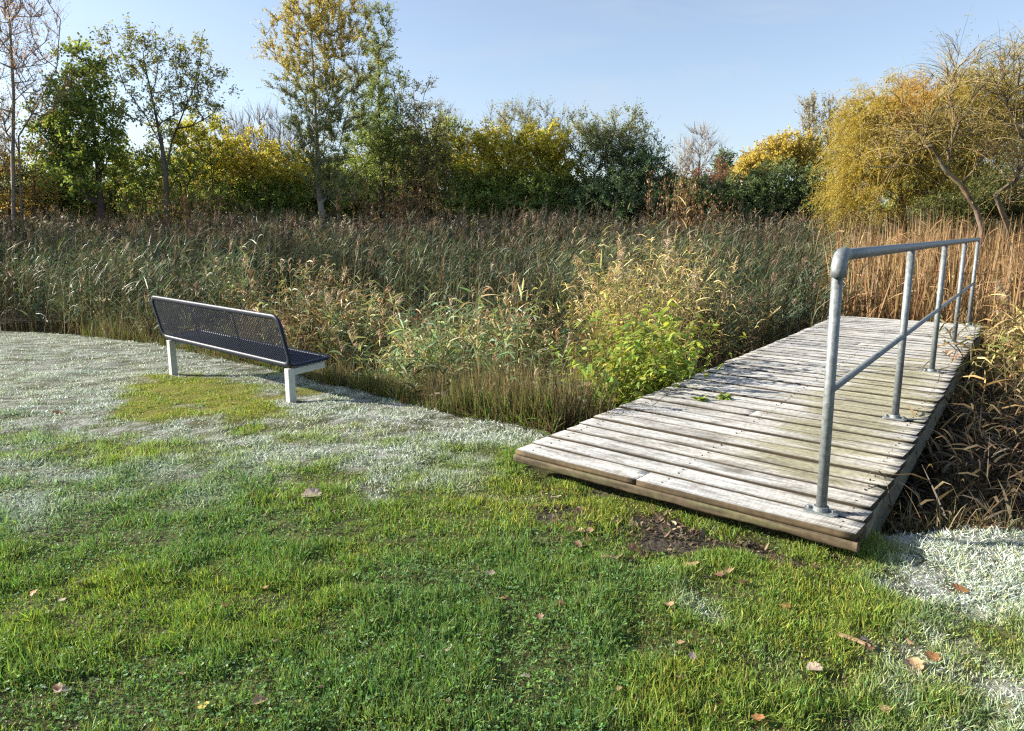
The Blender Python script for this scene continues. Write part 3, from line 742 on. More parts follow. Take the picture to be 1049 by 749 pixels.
tree('dark_hedge', 'long dark evergreen bramble hedge left of the willow', 'shrub', 27,
     [[(u, 230), (u, 208)] for u in (705, 735, 765, 795, 825, 845)],
     [(715, 205, 28, 22), (750, 202, 30, 24), (785, 200, 30, 30), (820, 198, 30, 34), (842, 205, 16, 28), (700, 215, 24, 14)], 620, .05, BROWNB, (6, .35, .55, .05), (8, .10, .065), DARKGREEN)
tree('golden_tree', 'golden yellow tree rising behind the dark hedge', 'tree', 40,
     [[(800, 225), (800, 185), (803, 150)], [(800, 205), (780, 175)], [(800, 205), (822, 175)]],
     [(808, 156, 22, 20), (785, 170, 26, 20), (825, 168, 22, 24), (766, 178, 18, 16)], 320, .12, BROWNB, (6, .5, .5, .05), (7, .15, .10), [[.28, .22, .05], [.31, .25, .06], [.22, .20, .055], [.22, .17, .05]])
for k, (u, v, lab) in enumerate(((829, 96, 'tall thin grey poplar, the tallest one behind the golden tree'), (851, 100, 'thin grey poplar standing between the tallest poplar and the willow'), (866, 112, 'thin grey poplar half hidden by the left edge of the willow'))):
    tree('poplar_tree', lab, 'tree', 62, [[(u, 225), (u, 170), (u, v + 6)]], [(u, v + 14, 7, 13), (u, v + 38, 11, 22), (u, v + 66, 11, 22)], 120, .16, GREYB, (6, .9, .25, .0), (3, .17, .10), [[.20, .18, .11], [.17, .16, .10], [.24, .20, .12]], up=1.0, twigw=.022, group='far poplars', dens=.8)
# --- willows on the right
tree('weeping_willow', 'large yellow-gold willow dome on the right', 'tree', 21,
     [[(925, 232), (922, 190), (915, 140), (910, 110)], [(925, 215), (900, 170), (885, 130)], [(925, 215), (950, 165), (962, 120)]],
     [(918, 118, 50, 34), (892, 140, 34, 36), (955, 118, 40, 32), (905, 170, 48, 36), (960, 165, 50, 40), (878, 175, 18, 30), (1005, 150, 40, 45), (890, 205, 40, 24), (1000, 100, 30, 26), (1040, 120, 30, 40)], 760, .12, [.20, .15, .09], (9, 1.0, .5, .8), (20, .095, .018),
     gain=2.6, palfn=blend([[.27, .23, .04], [.22, .21, .04], [.33, .26, .045], [.25, .18, .05]], [[.38, .23, .04], [.34, .21, .045]], lambda w, u, v: .75 * np.exp(-((u - 940) / 30) ** 2 - ((v - 105) / 40) ** 2) + .12), up=.4, leafdrop=.9, twigcol=[.30, .22, .07], dens=.85, twigw=.010)
tree('curly_willow', 'leaning willow with bare twisting pale limbs at the right edge', 'tree', 15.5,
     [[(1006, 236), (1000, 215), (985, 190), (968, 174), (955, 150), (930, 157), (905, 150)], [(970, 178), (974, 150), (982, 128), (975, 110)], [(985, 120), (996, 100), (1010, 85), (1030, 60)], [(1000, 170), (1012, 150), (1010, 135), (1000, 138)], [(1034, 236), (1020, 200), (1040, 185), (1056, 150), (1040, 130), (1012, 115)], [(968, 176), (940, 168), (912, 172)]],
     [(1010, 75, 40, 30), (1040, 90, 26, 45), (975, 85, 22, 28), (1035, 140, 26, 40), (940, 130, 40, 30), (985, 140, 30, 25), (905, 160, 22, 16), (1040, 185, 24, 30)], 130, .05, [.15, .12, .085], (12, 1.1, .6, .5), (5, .085, .016), [[.30, .25, .05], [.26, .22, .05], [.19, .18, .04]], gain=2.0, up=.5, leafdrop=.8, twigcol=[.24, .18, .085], dens=.45, twigw=.009, seg=.25, thin=1.5, dirk=.6)
tree('evergreen_bush', 'deep green leafy bush under the twisting willow at the right edge', 'shrub', 19,
     [[(1040, 236), (1040, 210)], [(1070, 236), (1070, 205)], [(1010, 236), (1010, 215)]], [(1035, 192, 30, 26), (1012, 208, 30, 20), (1060, 205, 36, 34), (975, 217, 36, 16)], 300, .05, BROWNB, (6, .4, .5, .25), (7, .11, .035), [[.045, .055, .018], [.065, .07, .02], [.03, .04, .014]], gain=2.2)
# --- far and background fill
bx = [(-15, 150, 40), (265, 128, 44), (285, 132, 44), (250, 140, 44), (455, 128, 46), (470, 138, 46), (235, 135, 48), (300, 140, 48)]
for u, v, D in bx:
    tree('bare_tree', 'thin leafless grey tree in the hazy row far behind the bushes', 'tree', D, [[(u, 225), (u, 185), (u + 2, v)]],
         [(u, v + 4, 15, 26), (u, v + 32, 18, 26)], 90, .10, [.22, .19, .17], (7, .9, .3, .0), (1, .08, .05), [[.22, .17, .12]], up=.8, dens=.4, twigw=.015, group='far leafless trees')
back = [(40, 198, 46, 26), (120, 203, 46, 24), (200, 200, 46, 26), (300, 200, 46, 28), (375, 200, 40, 28), (445, 180, 40, 40), (410, 190, 36, 34), (520, 205, 50, 22), (690, 214, 24, 16), (-60, 195, 50, 36), (960, 205, 60, 36)]
for u, v, ru, rv in back:
    tree('olive_bush', 'shaded olive green bush in the background row behind the reed bed', 'shrub', 32.5, [[(u - 15, 228), (u - 15, 212)], [(u + 15, 228), (u + 15, 212)]],
         [(u, v - 10, ru, rv * 1.3), (u - ru * .5, v, ru * .6, rv * 1.25), (u + ru * .5, v - 4, ru * .6, rv * 1.3)], 330, .05, BROWNB, (6, .5, .55, .05), (6, .13, .085), MIDGREEN + DARKGREEN[:1] + [[.15, .14, .045], [.17, .13, .06]], group='background bushes')

def far_woods():
    acc = Acc(); n = 90000
    x = R.uniform(-75, 75, n); y = 46 + R.uniform(0, 7, n)
    g = ground_z(x, y); top = 3.0 + 2.6 * (fbm(x * .16, x * 0 + 2, 120) - .3) + 1.2 * fbm(x * .7, x * 0 + 5, 121)
    z = g + (top - g) * R.random(n) ** .8
    c = pick([[.10, .10, .045], [.13, .10, .05], [.075, .08, .035], [.15, .13, .05]], n) * (.7 + .6 * fbm(x * .5, z * .5, 122))[:, None]
    leaves(acc, np.stack([x, y, z], 1), rdir(n), R.uniform(.14, .34, n), .16, c)
    o = acc.build('far_woods', M_LEAF); tag(o, 'low olive-brown scrub far behind the trees', 'woods', kind='stuff')
far_woods()
# trees further along the left bank: they throw the long shade over the reed bed
for x, y, h, lab in ((-27, 20.6, 12.5, 'tall alder in the middle of the left bank row'), (-25, 24, 17.0, 'broad alder behind the tall one on the left bank'), (-29, 28, 15.5, 'slim tall alder at the far end of the left bank row')):
    u, v = project(x, y, 0.); u = float(u); px = F / y
    hv = lambda z: 238 - (z - EYE) * px
    tree('alder_tree', lab, 'tree', y, [[(u, hv(.2)), (u, hv(h * .5)), (u, hv(h * .95))]], [(u, hv(h * .72), 2.3 * px, h * .26 * px), (u, hv(h * .42), 2.8 * px, h * .24 * px), (u, hv(h * .22), 2.4 * px, h * .16 * px)], 300, .14, BROWNB, (6, .6, .5, .05), (6, .16, .12), MIDGREEN)

def weed(label, u, v, n, hr, spread, D):
    acc = Acc(); c = at_y(u, v, D)
    x = c[0] + R.normal(0, spread, n); y = c[1] + R.normal(0, spread * .7, n); z = ground_z(x, y)
    p = np.stack([x, y, z], 1); d = R.normal(0, .12, (n, 3)); d[:, 2] = 1; d = unit(d); h = R.uniform(hr[0], hr[1], n)
    cs = pick([[.13, .07, .035], [.18, .10, .05]], n); strips(acc, p, d, h, .016, 0, cs, cs, segs=2, taper=5)
    k = 26; i = np.repeat(np.arange(n), k); t = R.uniform(.35, 1, n * k)
    leaves(acc, strip_pts(p[i], d[i], h[i], np.zeros(n * k), t) + R.normal(0, .05, (n * k, 3)), unit(d[i] + R.normal(0, .5, (n * k, 3))), R.uniform(.06, .14, n * k), .045, pick([[.25, .145, .07], [.19, .11, .055], [.30, .19, .09]], n * k))
    o = acc.build('dock_weeds', M_REED); tag(o, label, 'weeds')
weed('tall rusty brown weed stand in front of the dark hedge', 690, 215, 46, (2.6, 3.7), .50, 24)
weed('rusty brown weeds below the open-crowned tree', 185, 210, 70, (2.4, 3.5), 1.0, 25)
weed('rusty brown weeds at the foot of the loose grey-brown shrub', 412, 212, 70, (2.4, 3.6), .9, 25)
weed('low rusty weed patch left of the tall weed stand', 722, 222, 30, (2.1, 2.8), .5, 24)

#@@HARD
# ------------------------------------------------------------------ wooden footbridge with its handrail
def metal_mat(name, col, rough, metal=1.0, mott=.35):
    m, nt, out = nodes(name); L = nt.links.new
    tc = N(nt, 'ShaderNodeTexCoord'); no = N(nt, 'ShaderNodeTexNoise', Scale=34.0, Detail=8.0, Roughness=.75); L(tc.outputs['Object'], no.inputs['Vector'])
    cr = N(nt, 'ShaderNodeValToRGB'); cr.color_ramp.elements[0].position = .3; cr.color_ramp.elements[1].position = .7
    cr.color_ramp.elements[0].color = (*[x * (1 - mott) for x in col], 1); cr.color_ramp.elements[1].color = (*[min(1, x * (1 + mott * .5)) for x in col], 1)
    pr = N(nt, 'ShaderNodeBsdfPrincipled', Metallic=metal); pr.inputs['Specular IOR Level'].default_value = .3; L(no.outputs['Fac'], cr.inputs[0]); L(cr.outputs[0], pr.inputs['Base Color'])
    ra = N(nt, 'ShaderNodeMapRange'); ra.inputs[3].default_value = max(.05, rough - .12); ra.inputs[4].default_value = rough + .15
    L(no.outputs['Fac'], ra.inputs[0]); L(ra.outputs[0], pr.inputs['Roughness'])
    bp = N(nt, 'ShaderNodeBump', Strength=.15, Distance=.003); L(no.outputs['Fac'], bp.inputs['Height']); L(bp.outputs[0], pr.inputs['Normal'])
    L(pr.outputs[0], out.inputs[0]); return m

def wood_mat(name, sx=2.0, sy=45.0):
    m, nt, out = nodes(name); L = nt.links.new
    at = N(nt, 'ShaderNodeAttribute', attribute_name='Col'); tc = N(nt, 'ShaderNodeTexCoord')
    mp = N(nt, 'ShaderNodeMapping'); mp.inputs['Scale'].default_value = (sx, sy, 20); L(tc.outputs['Object'], mp.inputs[0])
    no = N(nt, 'ShaderNodeTexNoise', Scale=1.0, Detail=6.0, Roughness=.65); L(mp.outputs[0], no.inputs['Vector'])
    n2 = N(nt, 'ShaderNodeTexNoise', Scale=30.0, Detail=4.0); L(tc.outputs['Object'], n2.inputs['Vector'])
    ra = N(nt, 'ShaderNodeMapRange'); ra.inputs[1].default_value = .3; ra.inputs[2].default_value = .7; ra.inputs[3].default_value = .5; ra.inputs[4].default_value = 1.3; L(no.outputs['Fac'], ra.inputs[0])
    rb = N(nt, 'ShaderNodeMapRange'); rb.inputs[1].default_value = .3; rb.inputs[2].default_value = .7; rb.inputs[3].default_value = .7; rb.inputs[4].default_value = 1.2; L(n2.outputs['Fac'], rb.inputs[0])
    mm = N(nt, 'ShaderNodeMath', operation='MULTIPLY'); L(ra.outputs[0], mm.inputs[0]); L(rb.outputs[0], mm.inputs[1])
    mul = N(nt, 'ShaderNodeMix', data_type='RGBA', blend_type='MULTIPLY'); mul.inputs[0].default_value = 1
    L(at.outputs['Color'], mul.inputs[6]); L(mm.outputs[0], mul.inputs[7])
    pr = N(nt, 'ShaderNodeBsdfPrincipled', Roughness=.75); pr.inputs['Specular IOR Level'].default_value = .3
    L(mul.outputs[2], pr.inputs['Base Color']); bp = N(nt, 'ShaderNodeBump', Strength=.5, Distance=.004); L(no.outputs['Fac'], bp.inputs['Height']); L(bp.outputs[0], pr.inputs['Normal'])
    L(pr.outputs[0], out.inputs[0]); return m

M_DECK = wood_mat('weathered_deck_wood'); M_BEAM = wood_mat('damp_timber', 45.0, 2.0)
M_GALV = metal_mat('galvanised_steel', (.215, .24, .25), .56, .45, .55)
DZ = .13; ANG = math.atan2(-.651, .759); SKEW = -.0875; DW, DL = 1.985, 9.04
E1 = np.array([.759, -.651]); E2 = np.array([.651, .759]); O2 = np.array([.021, 4.306])
def to_local(x, y):
    q = np.array([x, y]) - O2; return float(q @ E1), float(q @ E2)

def tube_path(name, pts, r, mat, parent, k=16, closed=False, squash=None, caps=True):
    """one swept tube through the points (parallel frames)"""
    P = [Vector(p) for p in pts]; n = len(P); bm = bmesh.new(); rings = []; prev = None
    for i in range(n):
        t = (P[(i + 1) % n] - P[i - 1]) if (closed or 0 < i < n - 1) else (P[1] - P[0] if i == 0 else P[-1] - P[-2])
        t.normalize()
        if prev is None:
            a = t.orthogonal().normalized()
            if squash is not None: a = (squash - t * squash.dot(t)).normalized()
        else: a = (prev - t * prev.dot(t)).normalized()
        prev = a; b = t.cross(a)
        rr = r if not callable(r) else r(i / (n - 1))
        rings.append([bm.verts.new(P[i] + (a * math.cos(2 * PI * j / k) * (.62 if squash is not None else 1) + b * math.sin(2 * PI * j / k)) * rr) for j in range(k)])
    for i in range(n if closed else n - 1):
        A, B = rings[i], rings[(i + 1) % n]
        for j in range(k): bm.faces.new((A[j], A[(j + 1) % k], B[(j + 1) % k], B[j]))
    if caps and not closed: bm.faces.new(rings[0][::-1]); bm.faces.new(rings[-1])
    bmesh.ops.recalc_face_normals(bm, faces=bm.faces[:])
    return link_bm(name, bm, mat, parent, True)

def box_hull(name, c8, mat, parent, bevel=.004, col=None):
    bm = bmesh.new(); v = [bm.verts.new(c) for c in c8]
    for f in ((0, 1, 2, 3), (7, 6, 5, 4), (0, 4, 5, 1), (1, 5, 6, 2), (2, 6, 7, 3), (3, 7, 4, 0)): bm.faces.new([v[i] for i in f])
    bmesh.ops.recalc_face_normals(bm, faces=bm.faces[:])
    if bevel: bmesh.ops.bevel(bm, geom=bm.edges[:] + bm.verts[:], offset=bevel, segments=2, profile=.5, affect='EDGES')
    o = link_bm(name, bm, mat, parent)
    if col is not None:
        a = o.data.attributes.new('Col', 'FLOAT_COLOR', 'POINT')
        a.data.foreach_set('color', np.tile(np.array([*col, 1], np.float32), len(o.data.vertices)))
    return o

def build_bridge():
    root = empty('footbridge', (O2[0], O2[1], DZ), ANG)
    tag(root, 'weathered plank footbridge with one galvanised handrail leading from the lawn into the reeds', 'footbridge')
    acc = Acc(); n = 46; pitch = DL / n; bw = pitch - .034
    ng = 10
    for k in range(n):
        y0 = k * pitch + R.normal(0, .003); t = .036
        prof = [(0, -t), (0, -t * .66), (0, -t * .33), (0, -.008), (0, -.003)]
        for g in range(ng):
            a = .004 + (bw - .008) * g / ng; b = .004 + (bw - .008) * (g + 1) / ng; m = b - a
            prof += [(a + m * .12, 0), (a + m * .66, 0), (a + m * .76, -.0030), (b - m * .02, -.0030)]
        prof += [(bw - .003, -.001), (bw, -.003), (bw, -.008), (bw, -t * .33), (bw, -t * .66), (bw, -t)]
        prof = np.array(prof)
        xl = SKEW * y0 + R.normal(0, .006); xr = SKEW * y0 + DW + R.normal(0, .006)
        cuts = [xl, xr]
        if k == 0: cuts = [xl, xl + .43 * DW, xr]
        elif k in (9, 17, 30): cuts = [xl, xl + R.uniform(.25, .8) * DW, xr]
        for ci in range(len(cuts) - 1):
            a, b = cuts[ci] + (.0015 if ci else 0), cuts[ci + 1] - (.0015 if ci < len(cuts) - 2 else 0)
            ns = max(4, int((b - a) / .07)); xs = np.linspace(a, b, ns + 1)
            if ci == 0: tilt = R.normal(0, .006); dz = R.normal(0, .0022)
            tint = np.clip(R.normal(1, .13), .7, 1.3)
            X = np.repeat(xs[:, None], len(prof), 1); wob = (fbm(xs * 2.2, xs * 0 + k * 3.1, 91, 2) - .5) * .010
            Y = y0 + prof[None, :, 0] + wob[:, None]
            Z = prof[None, :, 1] + dz + tilt * (prof[None, :, 0] - bw / 2) + ((fbm(xs * 3, xs * 0 + k * 1.7, 95, 2) - .5) * .006)[:, None]
            # worn, rounded ends and edges
            Z = np.where((np.arange(len(prof))[None, :] > 0) & (np.arange(len(prof))[None, :] < len(prof) - 1), Z, Z)
            yy = k * pitch + prof[None, :, 0] + 0 * X
            grey = np.array([.41, .385, .335]) * tint; c = np.repeat(grey[None, None], ns + 1, 0).repeat(len(prof), 1)
            fr = np.clip(.38 + .25 * np.cos(X * 1.2 - .3) + .9 * (fbm(X * 1.6, yy * 2.2, 101) - .5) + .25 * (k < 3), 0, 1)
            fr = fr * (prof[None, :, 1] > -.002)
            al = np.exp(-((X - SKEW * yy - 1.55) / .45) ** 2) * sstep(-.2, 1.2, yy) * sstep(7.0, 3.5, yy) + .35 * np.exp(-((yy - 2.6) / 1.6) ** 2) * sstep(.5, 1.4, X - SKEW * yy)
            al = np.clip(sstep(.34, .80, al * .72 + (fbm(X * 2.5, yy * 9, 103, 5) - .5) * 1.5), 0, 1)
            dirt = sstep(.60, .76, fbm(X * 2.6 + 7, yy * 7.5, 107)) * .6 + .7 * sstep(.62, .72, fbm(X * 7, yy * 20, 108, 3))
            edge = np.clip(np.minimum(prof[:, 0], bw - prof[:, 0]) / .016, 0, 1)[None, :]
            c = c * (1 - .72 * fr[..., None]) + np.array([.50, .53, .56]) * .72 * fr[..., None]
            c = c * (1 - .70 * al[..., None]) + np.array([.25, .235, .12]) * (.8 + .4 * tint - .2) * .70 * al[..., None]
            dd = np.clip(dirt * .62 + (1 - edge) * .35, 0, .85)[..., None]
            c = c * (1 - dd) + np.array([.085, .068, .045]) * dd
            groove = (prof[:, 1] < -.002)[None, :, None] & (prof[:, 1] > -.005)[None, :, None]
            c = np.where(groove, c * .62, c)
            side = (prof[:, 1] < -.0055)[None, :, None]; c = np.where(((prof[:, 1] < -.0015) & ((prof[:, 0] < .0005) | (prof[:, 0] > bw - .0005)))[None, :, None], c * .45, c)
            brown = np.array([.085, .062, .034]) * (.35 + .9 * fbm(X * 5, prof[None, :, 1] * 60 + k, 109, 5) * 1.3)[..., None] * (1 if k == 0 else .45)
            c = np.where(side, brown, c)
            V = np.stack([X, Y, Z], -1); m = len(prof); idx = np.arange((ns + 1) * m).reshape(ns + 1, m)
            j = np.arange(m); j2 = (j + 1) % m
            Fc = np.stack([idx[:-1][:, j], idx[1:][:, j], idx[1:][:, j2], idx[:-1][:, j2]], -1)
            acc.add(V, Fc, c)
            # end caps as quad fans between the first and last profile points
            for row, fl in ((0, 1), (ns, 0)):
                q = [[idx[row, i], idx[row, i + 1], idx[row, m - 2 - i], idx[row, m - 1 - i]] for i in range(0, m // 2 - 1)]
                q = np.array(q); acc.F.append((q if fl else q[:, ::-1]) + acc.n - len(V.reshape(-1, 3)))
    for k in range(n):
        for bx in (.108, .99, 1.90):
            for fy in (.28, .74):
                cx_, cy_ = SKEW * k * pitch + bx + R.normal(0, .006), k * pitch + bw * fy + R.normal(0, .004); th = R.random() * PI; rr = .0052
                q = np.array([[cx_ + rr * math.cos(th + i * PI / 2), cy_ + rr * math.sin(th + i * PI / 2), .0035] for i in range(4)])
                q2 = q.copy(); q2[:, 2] -= .012
                acc.add(np.concatenate([q, q2]), np.array([[0, 1, 2, 3], [4, 5, 1, 0], [5, 6, 2, 1], [6, 7, 3, 2], [7, 4, 0, 3]]), np.tile([[.05, .04, .035]], (8, 1)))
    o = acc.build('deck', M_DECK, root, smooth=False)
    # rough front timber carrying the board ends
    fb = Acc(); nx = 90; pr = np.array([(.012, -.0375), (-.001, -.0385), (-.003, -.050), (-.003, -.060), (-.002, -.072), (.002, -.083), (.02, -.086), (.055, -.085), (.055, -.038)]); m = len(pr)
    xs = np.linspace(-.012, DW + .006, nx); X = np.repeat(xs[:, None], m, 1); ii = np.arange(m)[None, :]
    rough = (fbm(X * 9, ii * 1.9 + 0 * X, 131, 4) - .5) * .012 + (fbm(X * 40, ii * 3.1 + 0 * X, 132, 2) - .5) * .004
    Y = pr[None, :, 0] + rough; Z = pr[None, :, 1] + rough * .5 * (ii > 1) + (fbm(X * 2.5, 0 * X, 133) - .5) * .014 * (ii > 3)
    g = fbm(X * 6, ii * .9 + 0 * X, 134, 4)[..., None]; g2 = sstep(.5, .72, fbm(X * 3.2, ii * .6 + 0 * X, 135))[..., None]
    c = np.array([.085, .064, .038]) * (.2 + 1.6 * g); c = c * (1 - .5 * g2) + np.array([.10, .115, .045]) * .5 * g2
    idx = np.arange(nx * m).reshape(nx, m); j = np.arange(m); j2 = (j + 1) % m
    fb.add(np.stack([X, Y, Z], -1), np.stack([idx[:-1][:, j], idx[1:][:, j], idx[1:][:, j2], idx[:-1][:, j2]], -1), c)
    for r_ in (0, nx - 1):
        q = np.array([[idx[r_, i], idx[r_, i + 1], idx[r_, m - 2 - i], idx[r_, m - 1 - i]] for i in range(m // 2 - 1)]); fb.F.append(q)
    fb.build('front_timber', M_DECK, root, smooth=True)
    def beam(name, x0, x1, z0, z1, y0, y1, col, parent=root):
        c = [(x0 + SKEW * y0, y0, z0), (x1 + SKEW * y0, y0, z0), (x1 + SKEW * y1, y1, z0), (x0 + SKEW * y1, y1, z0)]
        c += [(p[0], p[1], z1) for p in c]
        return box_hull(name, c, M_BEAM, parent, .005, col)
    for x0 in (.0, .95, 1.914): beam('side_beam' if x0 != .95 else 'middle_beam', x0, x0 + .075, -.225, -.038, .24, DL - .02, (.150, .145, .100))
    for y in (3.0, 6.0, 8.9):
        for x in (.15, 1.78):
            beam('pile', x, x + .12, -1.15, -.226, y, y + .12, (.06, .05, .035))
        beam('cross_beam', .05, 1.94, -.34, -.228, y + .13, y + .22, (.07, .058, .038))
    # handrail
    hz = 1.22
    p1 = np.array(to_local(1.480, 3.276)); p5 = np.array(to_local(6.571, 10.333)); dv = (p5 - p1) / np.linalg.norm(p5 - p1)
    posts = [p1 + (p5 - p1) * k / 4 for k in range(5)]
    def at(p, z, o=0): return (p[0] + dv[0] * o, p[1] + dv[1] * o, z)
    rail = tube_path('handrail', [at(p1, hz, .005), at(p1, hz, .5), at(p5, hz, -.3), at(p5, hz, .055)], .0275, M_GALV, root, 18)
    tube_path('mid_rail', [at(p1, .60, .02), at(p5, .60, -.02)], .018, M_GALV, rail, 14)
    arc = [at(p1, hz, .055), at(p1, hz, .02)] + [at(p1, hz - .062 * (1 - math.cos(a)), .02 - .062 * math.sin(a)) for a in np.linspace(.15, PI / 2, 10)] + [at(p1, hz - .098, -.042)]
    tube_path('rail_elbow', arc, .0335, M_GALV, rail, 20)
    for i, p in enumerate(posts):
        lean = np.array([.012, .004, 0]) * (i == 0)
        ps = tube_path('post', [at(p, .006), at(p - lean[:2] * .5, .6), at(p - lean[:2], hz - .004)], .0245, M_GALV, rail, 16)
        ps.data.materials[0] = M_GALV
        bm = bmesh.new()
        mtx = Matrix.Translation((p[0], p[1], .006)) @ Matrix.Rotation(math.atan2(dv[1], dv[0]) - PI / 2, 4, 'Z')
        r = bmesh.ops.create_cube(bm, size=1, matrix=mtx @ Matrix.Diagonal((.155, .085, .010, 1)))
        bmesh.ops.bevel(bm, geom=[e for e in bm.edges if abs((e.verts[0].co - e.verts[1].co).z) > .005], offset=.018, segments=4, profile=.5, affect='EDGES')
        for sx in (-.055, .055):
            bmesh.ops.create_cone(bm, cap_ends=True, segments=6, radius1=.013, radius2=.012, depth=.014, matrix=mtx @ Matrix.Translation((sx, 0, .0121)))
            bmesh.ops.create_cone(bm, cap_ends=True, segments=14, radius1=.018, radius2=.018, depth=.004, matrix=mtx @ Matrix.Translation((sx, 0, .0061)))
        bmesh.ops.create_cone(bm, cap_ends=True, segments=20, radius1=.038, radius2=.034, depth=.022, matrix=mtx @ Matrix.Translation((0, 0, .0161)))
        link_bm('base_plate', bm, M_GALV, rail)
build_bridge()

# ------------------------------------------------------------------ bench
M_NAVY = metal_mat('navy_coated_steel', (.009, .016, .036), .46, .0, .25)
M_PALE = metal_mat('pale_painted_steel', (.44, .46, .43), .5, .0, .14)
def rounded_rect(o, a, b, W, H, r, k=6):
    pts = []
    for cx, cy, t0 in ((W - r, H - r, 0), (r, H - r, 90), (r, r, 180), (W - r, r, 270)):
        for i in range(k + 1):
            t = math.radians(t0 + 90 * i / k); pts.append(o + a * (cx + r * math.cos(t)) + b * (cy + r * math.sin(t)))
    return pts

def lattice(name, o, a, b, W, H, cell, r, mat, parent):
    p0 = []; p1 = []
    h = H; run = h * 1.15
    for sgn in (1, -1):
        for s in np.arange(-run, W + run, cell):
            q = []
            x0, x1 = (s, s + run) if sgn > 0 else (s + run, s)
            ta, tb = 0., 1.
            dx = x1 - x0
            for lim, up in ((0, False), (W, True)):
                t = (lim - x0) / dx
                if (dx > 0) == up: tb = min(tb, t)
                else: ta = max(ta, t)
            if tb - ta < .02: continue
            p0.append(o + a * (x0 + dx * ta) + b * (H * ta)); p1.append(o + a * (x0 + dx * tb) + b * (H * tb))
    acc = Acc(); P0 = np.array(p0); P1 = np.array(p1); n = len(P0)
    tubes(acc, P0, P1, np.full(n, r), np.full(n, r), np.zeros((n, 3)), 4)
    return acc.build(name, mat, parent, False)

def build_bench():
    Rb = np.array([-1.967, 6.319, .28]); Lb = np.array([-3.846, 7.910, .32]); Ln = np.linalg.norm(Lb - Rb); a = (Lb - Rb) / Ln
    n = np.array([-a[1], a[0], 0]); n = n / np.linalg.norm(n); n = n if n[1] > 0 else -n
    mid = (Rb + Lb) / 2; g = float(ground_z(mid[0], mid[1])); loc = np.array([mid[0], mid[1], g])
    root = empty('park_bench', tuple(loc)); tag(root, 'dark navy mesh park bench on pale steel legs, standing on frosty grass', 'bench')
    U = np.array([0, 0, .44]) - n * .10; Hh = np.linalg.norm(U); U = U / Hh
    o = Rb - loc
    br = empty('backrest', (0, 0, 0)); br.parent = root
    nz = np.cross(a, U); nz /= np.linalg.norm(nz)
    fr = tube_path('frame', [Vector(p) for p in rounded_rect(o, a, U, Ln, Hh, .085, 7)], .026, M_NAVY, br, 12, closed=True, squash=Vector(nz))
    lattice('mesh_panel', o + a * .01 + U * .01, a, U, Ln - .02, Hh - .02, *(.040, .0043), M_NAVY, br)
    for f in (.335, .665):
        p = o + a * Ln * f; tube_path('rib', [Vector(p + U * .01 + n * .014), Vector(p + U * (Hh - .01) + n * .014)], .008, M_NAVY, br, 8)
    st = empty('seat', (0, 0, 0)); st.parent = root
    S = n * .42 + np.array([0, 0, .028]); Sl = np.linalg.norm(S); S = S / Sl; so = o + np.array([0, 0, -.006]) + S * .045
    tube_path('frame', [Vector(p) for p in rounded_rect(so, a, S, Ln, Sl - .04, .07, 6)], .024, M_NAVY, st, 12, closed=True, squash=Vector((0, 0, 1)))
    lattice('mesh_panel', so + a * .01 + S * .01, a, S, Ln - .02, Sl - .06, *(.038, .0046), M_NAVY, st)
    for f in (.335, .665):
        p = so + a * Ln * f; tube_path('rib', [Vector(p + S * .01 + np.array([0, 0, -.012])), Vector(p + S * (Sl - .05) + np.array([0, 0, -.012]))], .013, M_NAVY, st, 8)
    for q in (Rb + a * .045, Lb - a * .13):
        gz = float(ground_z(q[0], q[1])) - .06 - loc[2]; q = q - loc; h = .034; top = q[2] - .030
        c = [q - a * h + n * (-h + .012), q + a * h + n * (-h + .012), q + a * h + n * (h + .012), q - a * h + n * (h + .012)]
        leg = box_hull('leg', [(*p[:2], gz) for p in c] + [(*p[:2], top) for p in c], M_PALE, root, .006)
        f0, f1 = h + .013, .37
        c = [q - a * h * .9 + n * f0, q + a * h * .9 + n * f0, q + a * h * .9 + n * f1, q - a * h * .9 + n * f1]
        dzz = [0, 0, .02, .02]
        box_hull('seat_arm', [(*p[:2], top - .062 + z) for p, z in zip(c, dzz)] + [(*p[:2], top - .002 + z) for p, z in zip(c, dzz)], M_PALE, leg, .005)
build_bench()

# ------------------------------------------------------------------ fallen leaves and a stick on the lawn
def dead_leaf_mat(name, c0, c1):
    m, nt, out = nodes(name); L = nt.links.new
    tc = N(nt, 'ShaderNodeTexCoord'); no = N(nt, 'ShaderNodeTexNoise', Scale=40.0, Detail=4.0); L(tc.outputs['Object'], no.inputs['Vector'])
    cr = N(nt, 'ShaderNodeValToRGB'); cr.color_ramp.elements[0].position = .35; cr.color_ramp.elements[1].position = .65
    cr.color_ramp.elements[0].color = (*c0, 1); cr.color_ramp.elements[1].color = (*c1, 1); L(no.outputs['Fac'], cr.inputs[0])
    pr = N(nt, 'ShaderNodeBsdfPrincipled', Roughness=.6); tr = N(nt, 'ShaderNodeBsdfTranslucent'); mx = N(nt, 'ShaderNodeMixShader', Fac=.25)
    L(cr.outputs[0], pr.inputs['Base Color']); L(cr.outputs[0], tr.inputs[0]); L(pr.outputs[0], mx.inputs[1]); L(tr.outputs[0], mx.inputs[2]); L(mx.outputs[0], out.inputs[0])
    return m
LM = {'pale': dead_leaf_mat('pale_dead_leaf', (.32, .24, .19), (.46, .37, .31)), 'tan': dead_leaf_mat('tan_dead_leaf', (.30, .19, .10), (.44, .30, .18)),
      'orange': dead_leaf_mat('orange_dead_leaf', (.26, .12, .045), (.38, .19, .07)), 'brown': dead_leaf_mat('brown_dead_leaf', (.10, .055, .03), (.20, .11, .06)),
      'yellow': dead_leaf_mat('yellow_dead_leaf', (.50, .36, .05), (.55, .42, .12))}
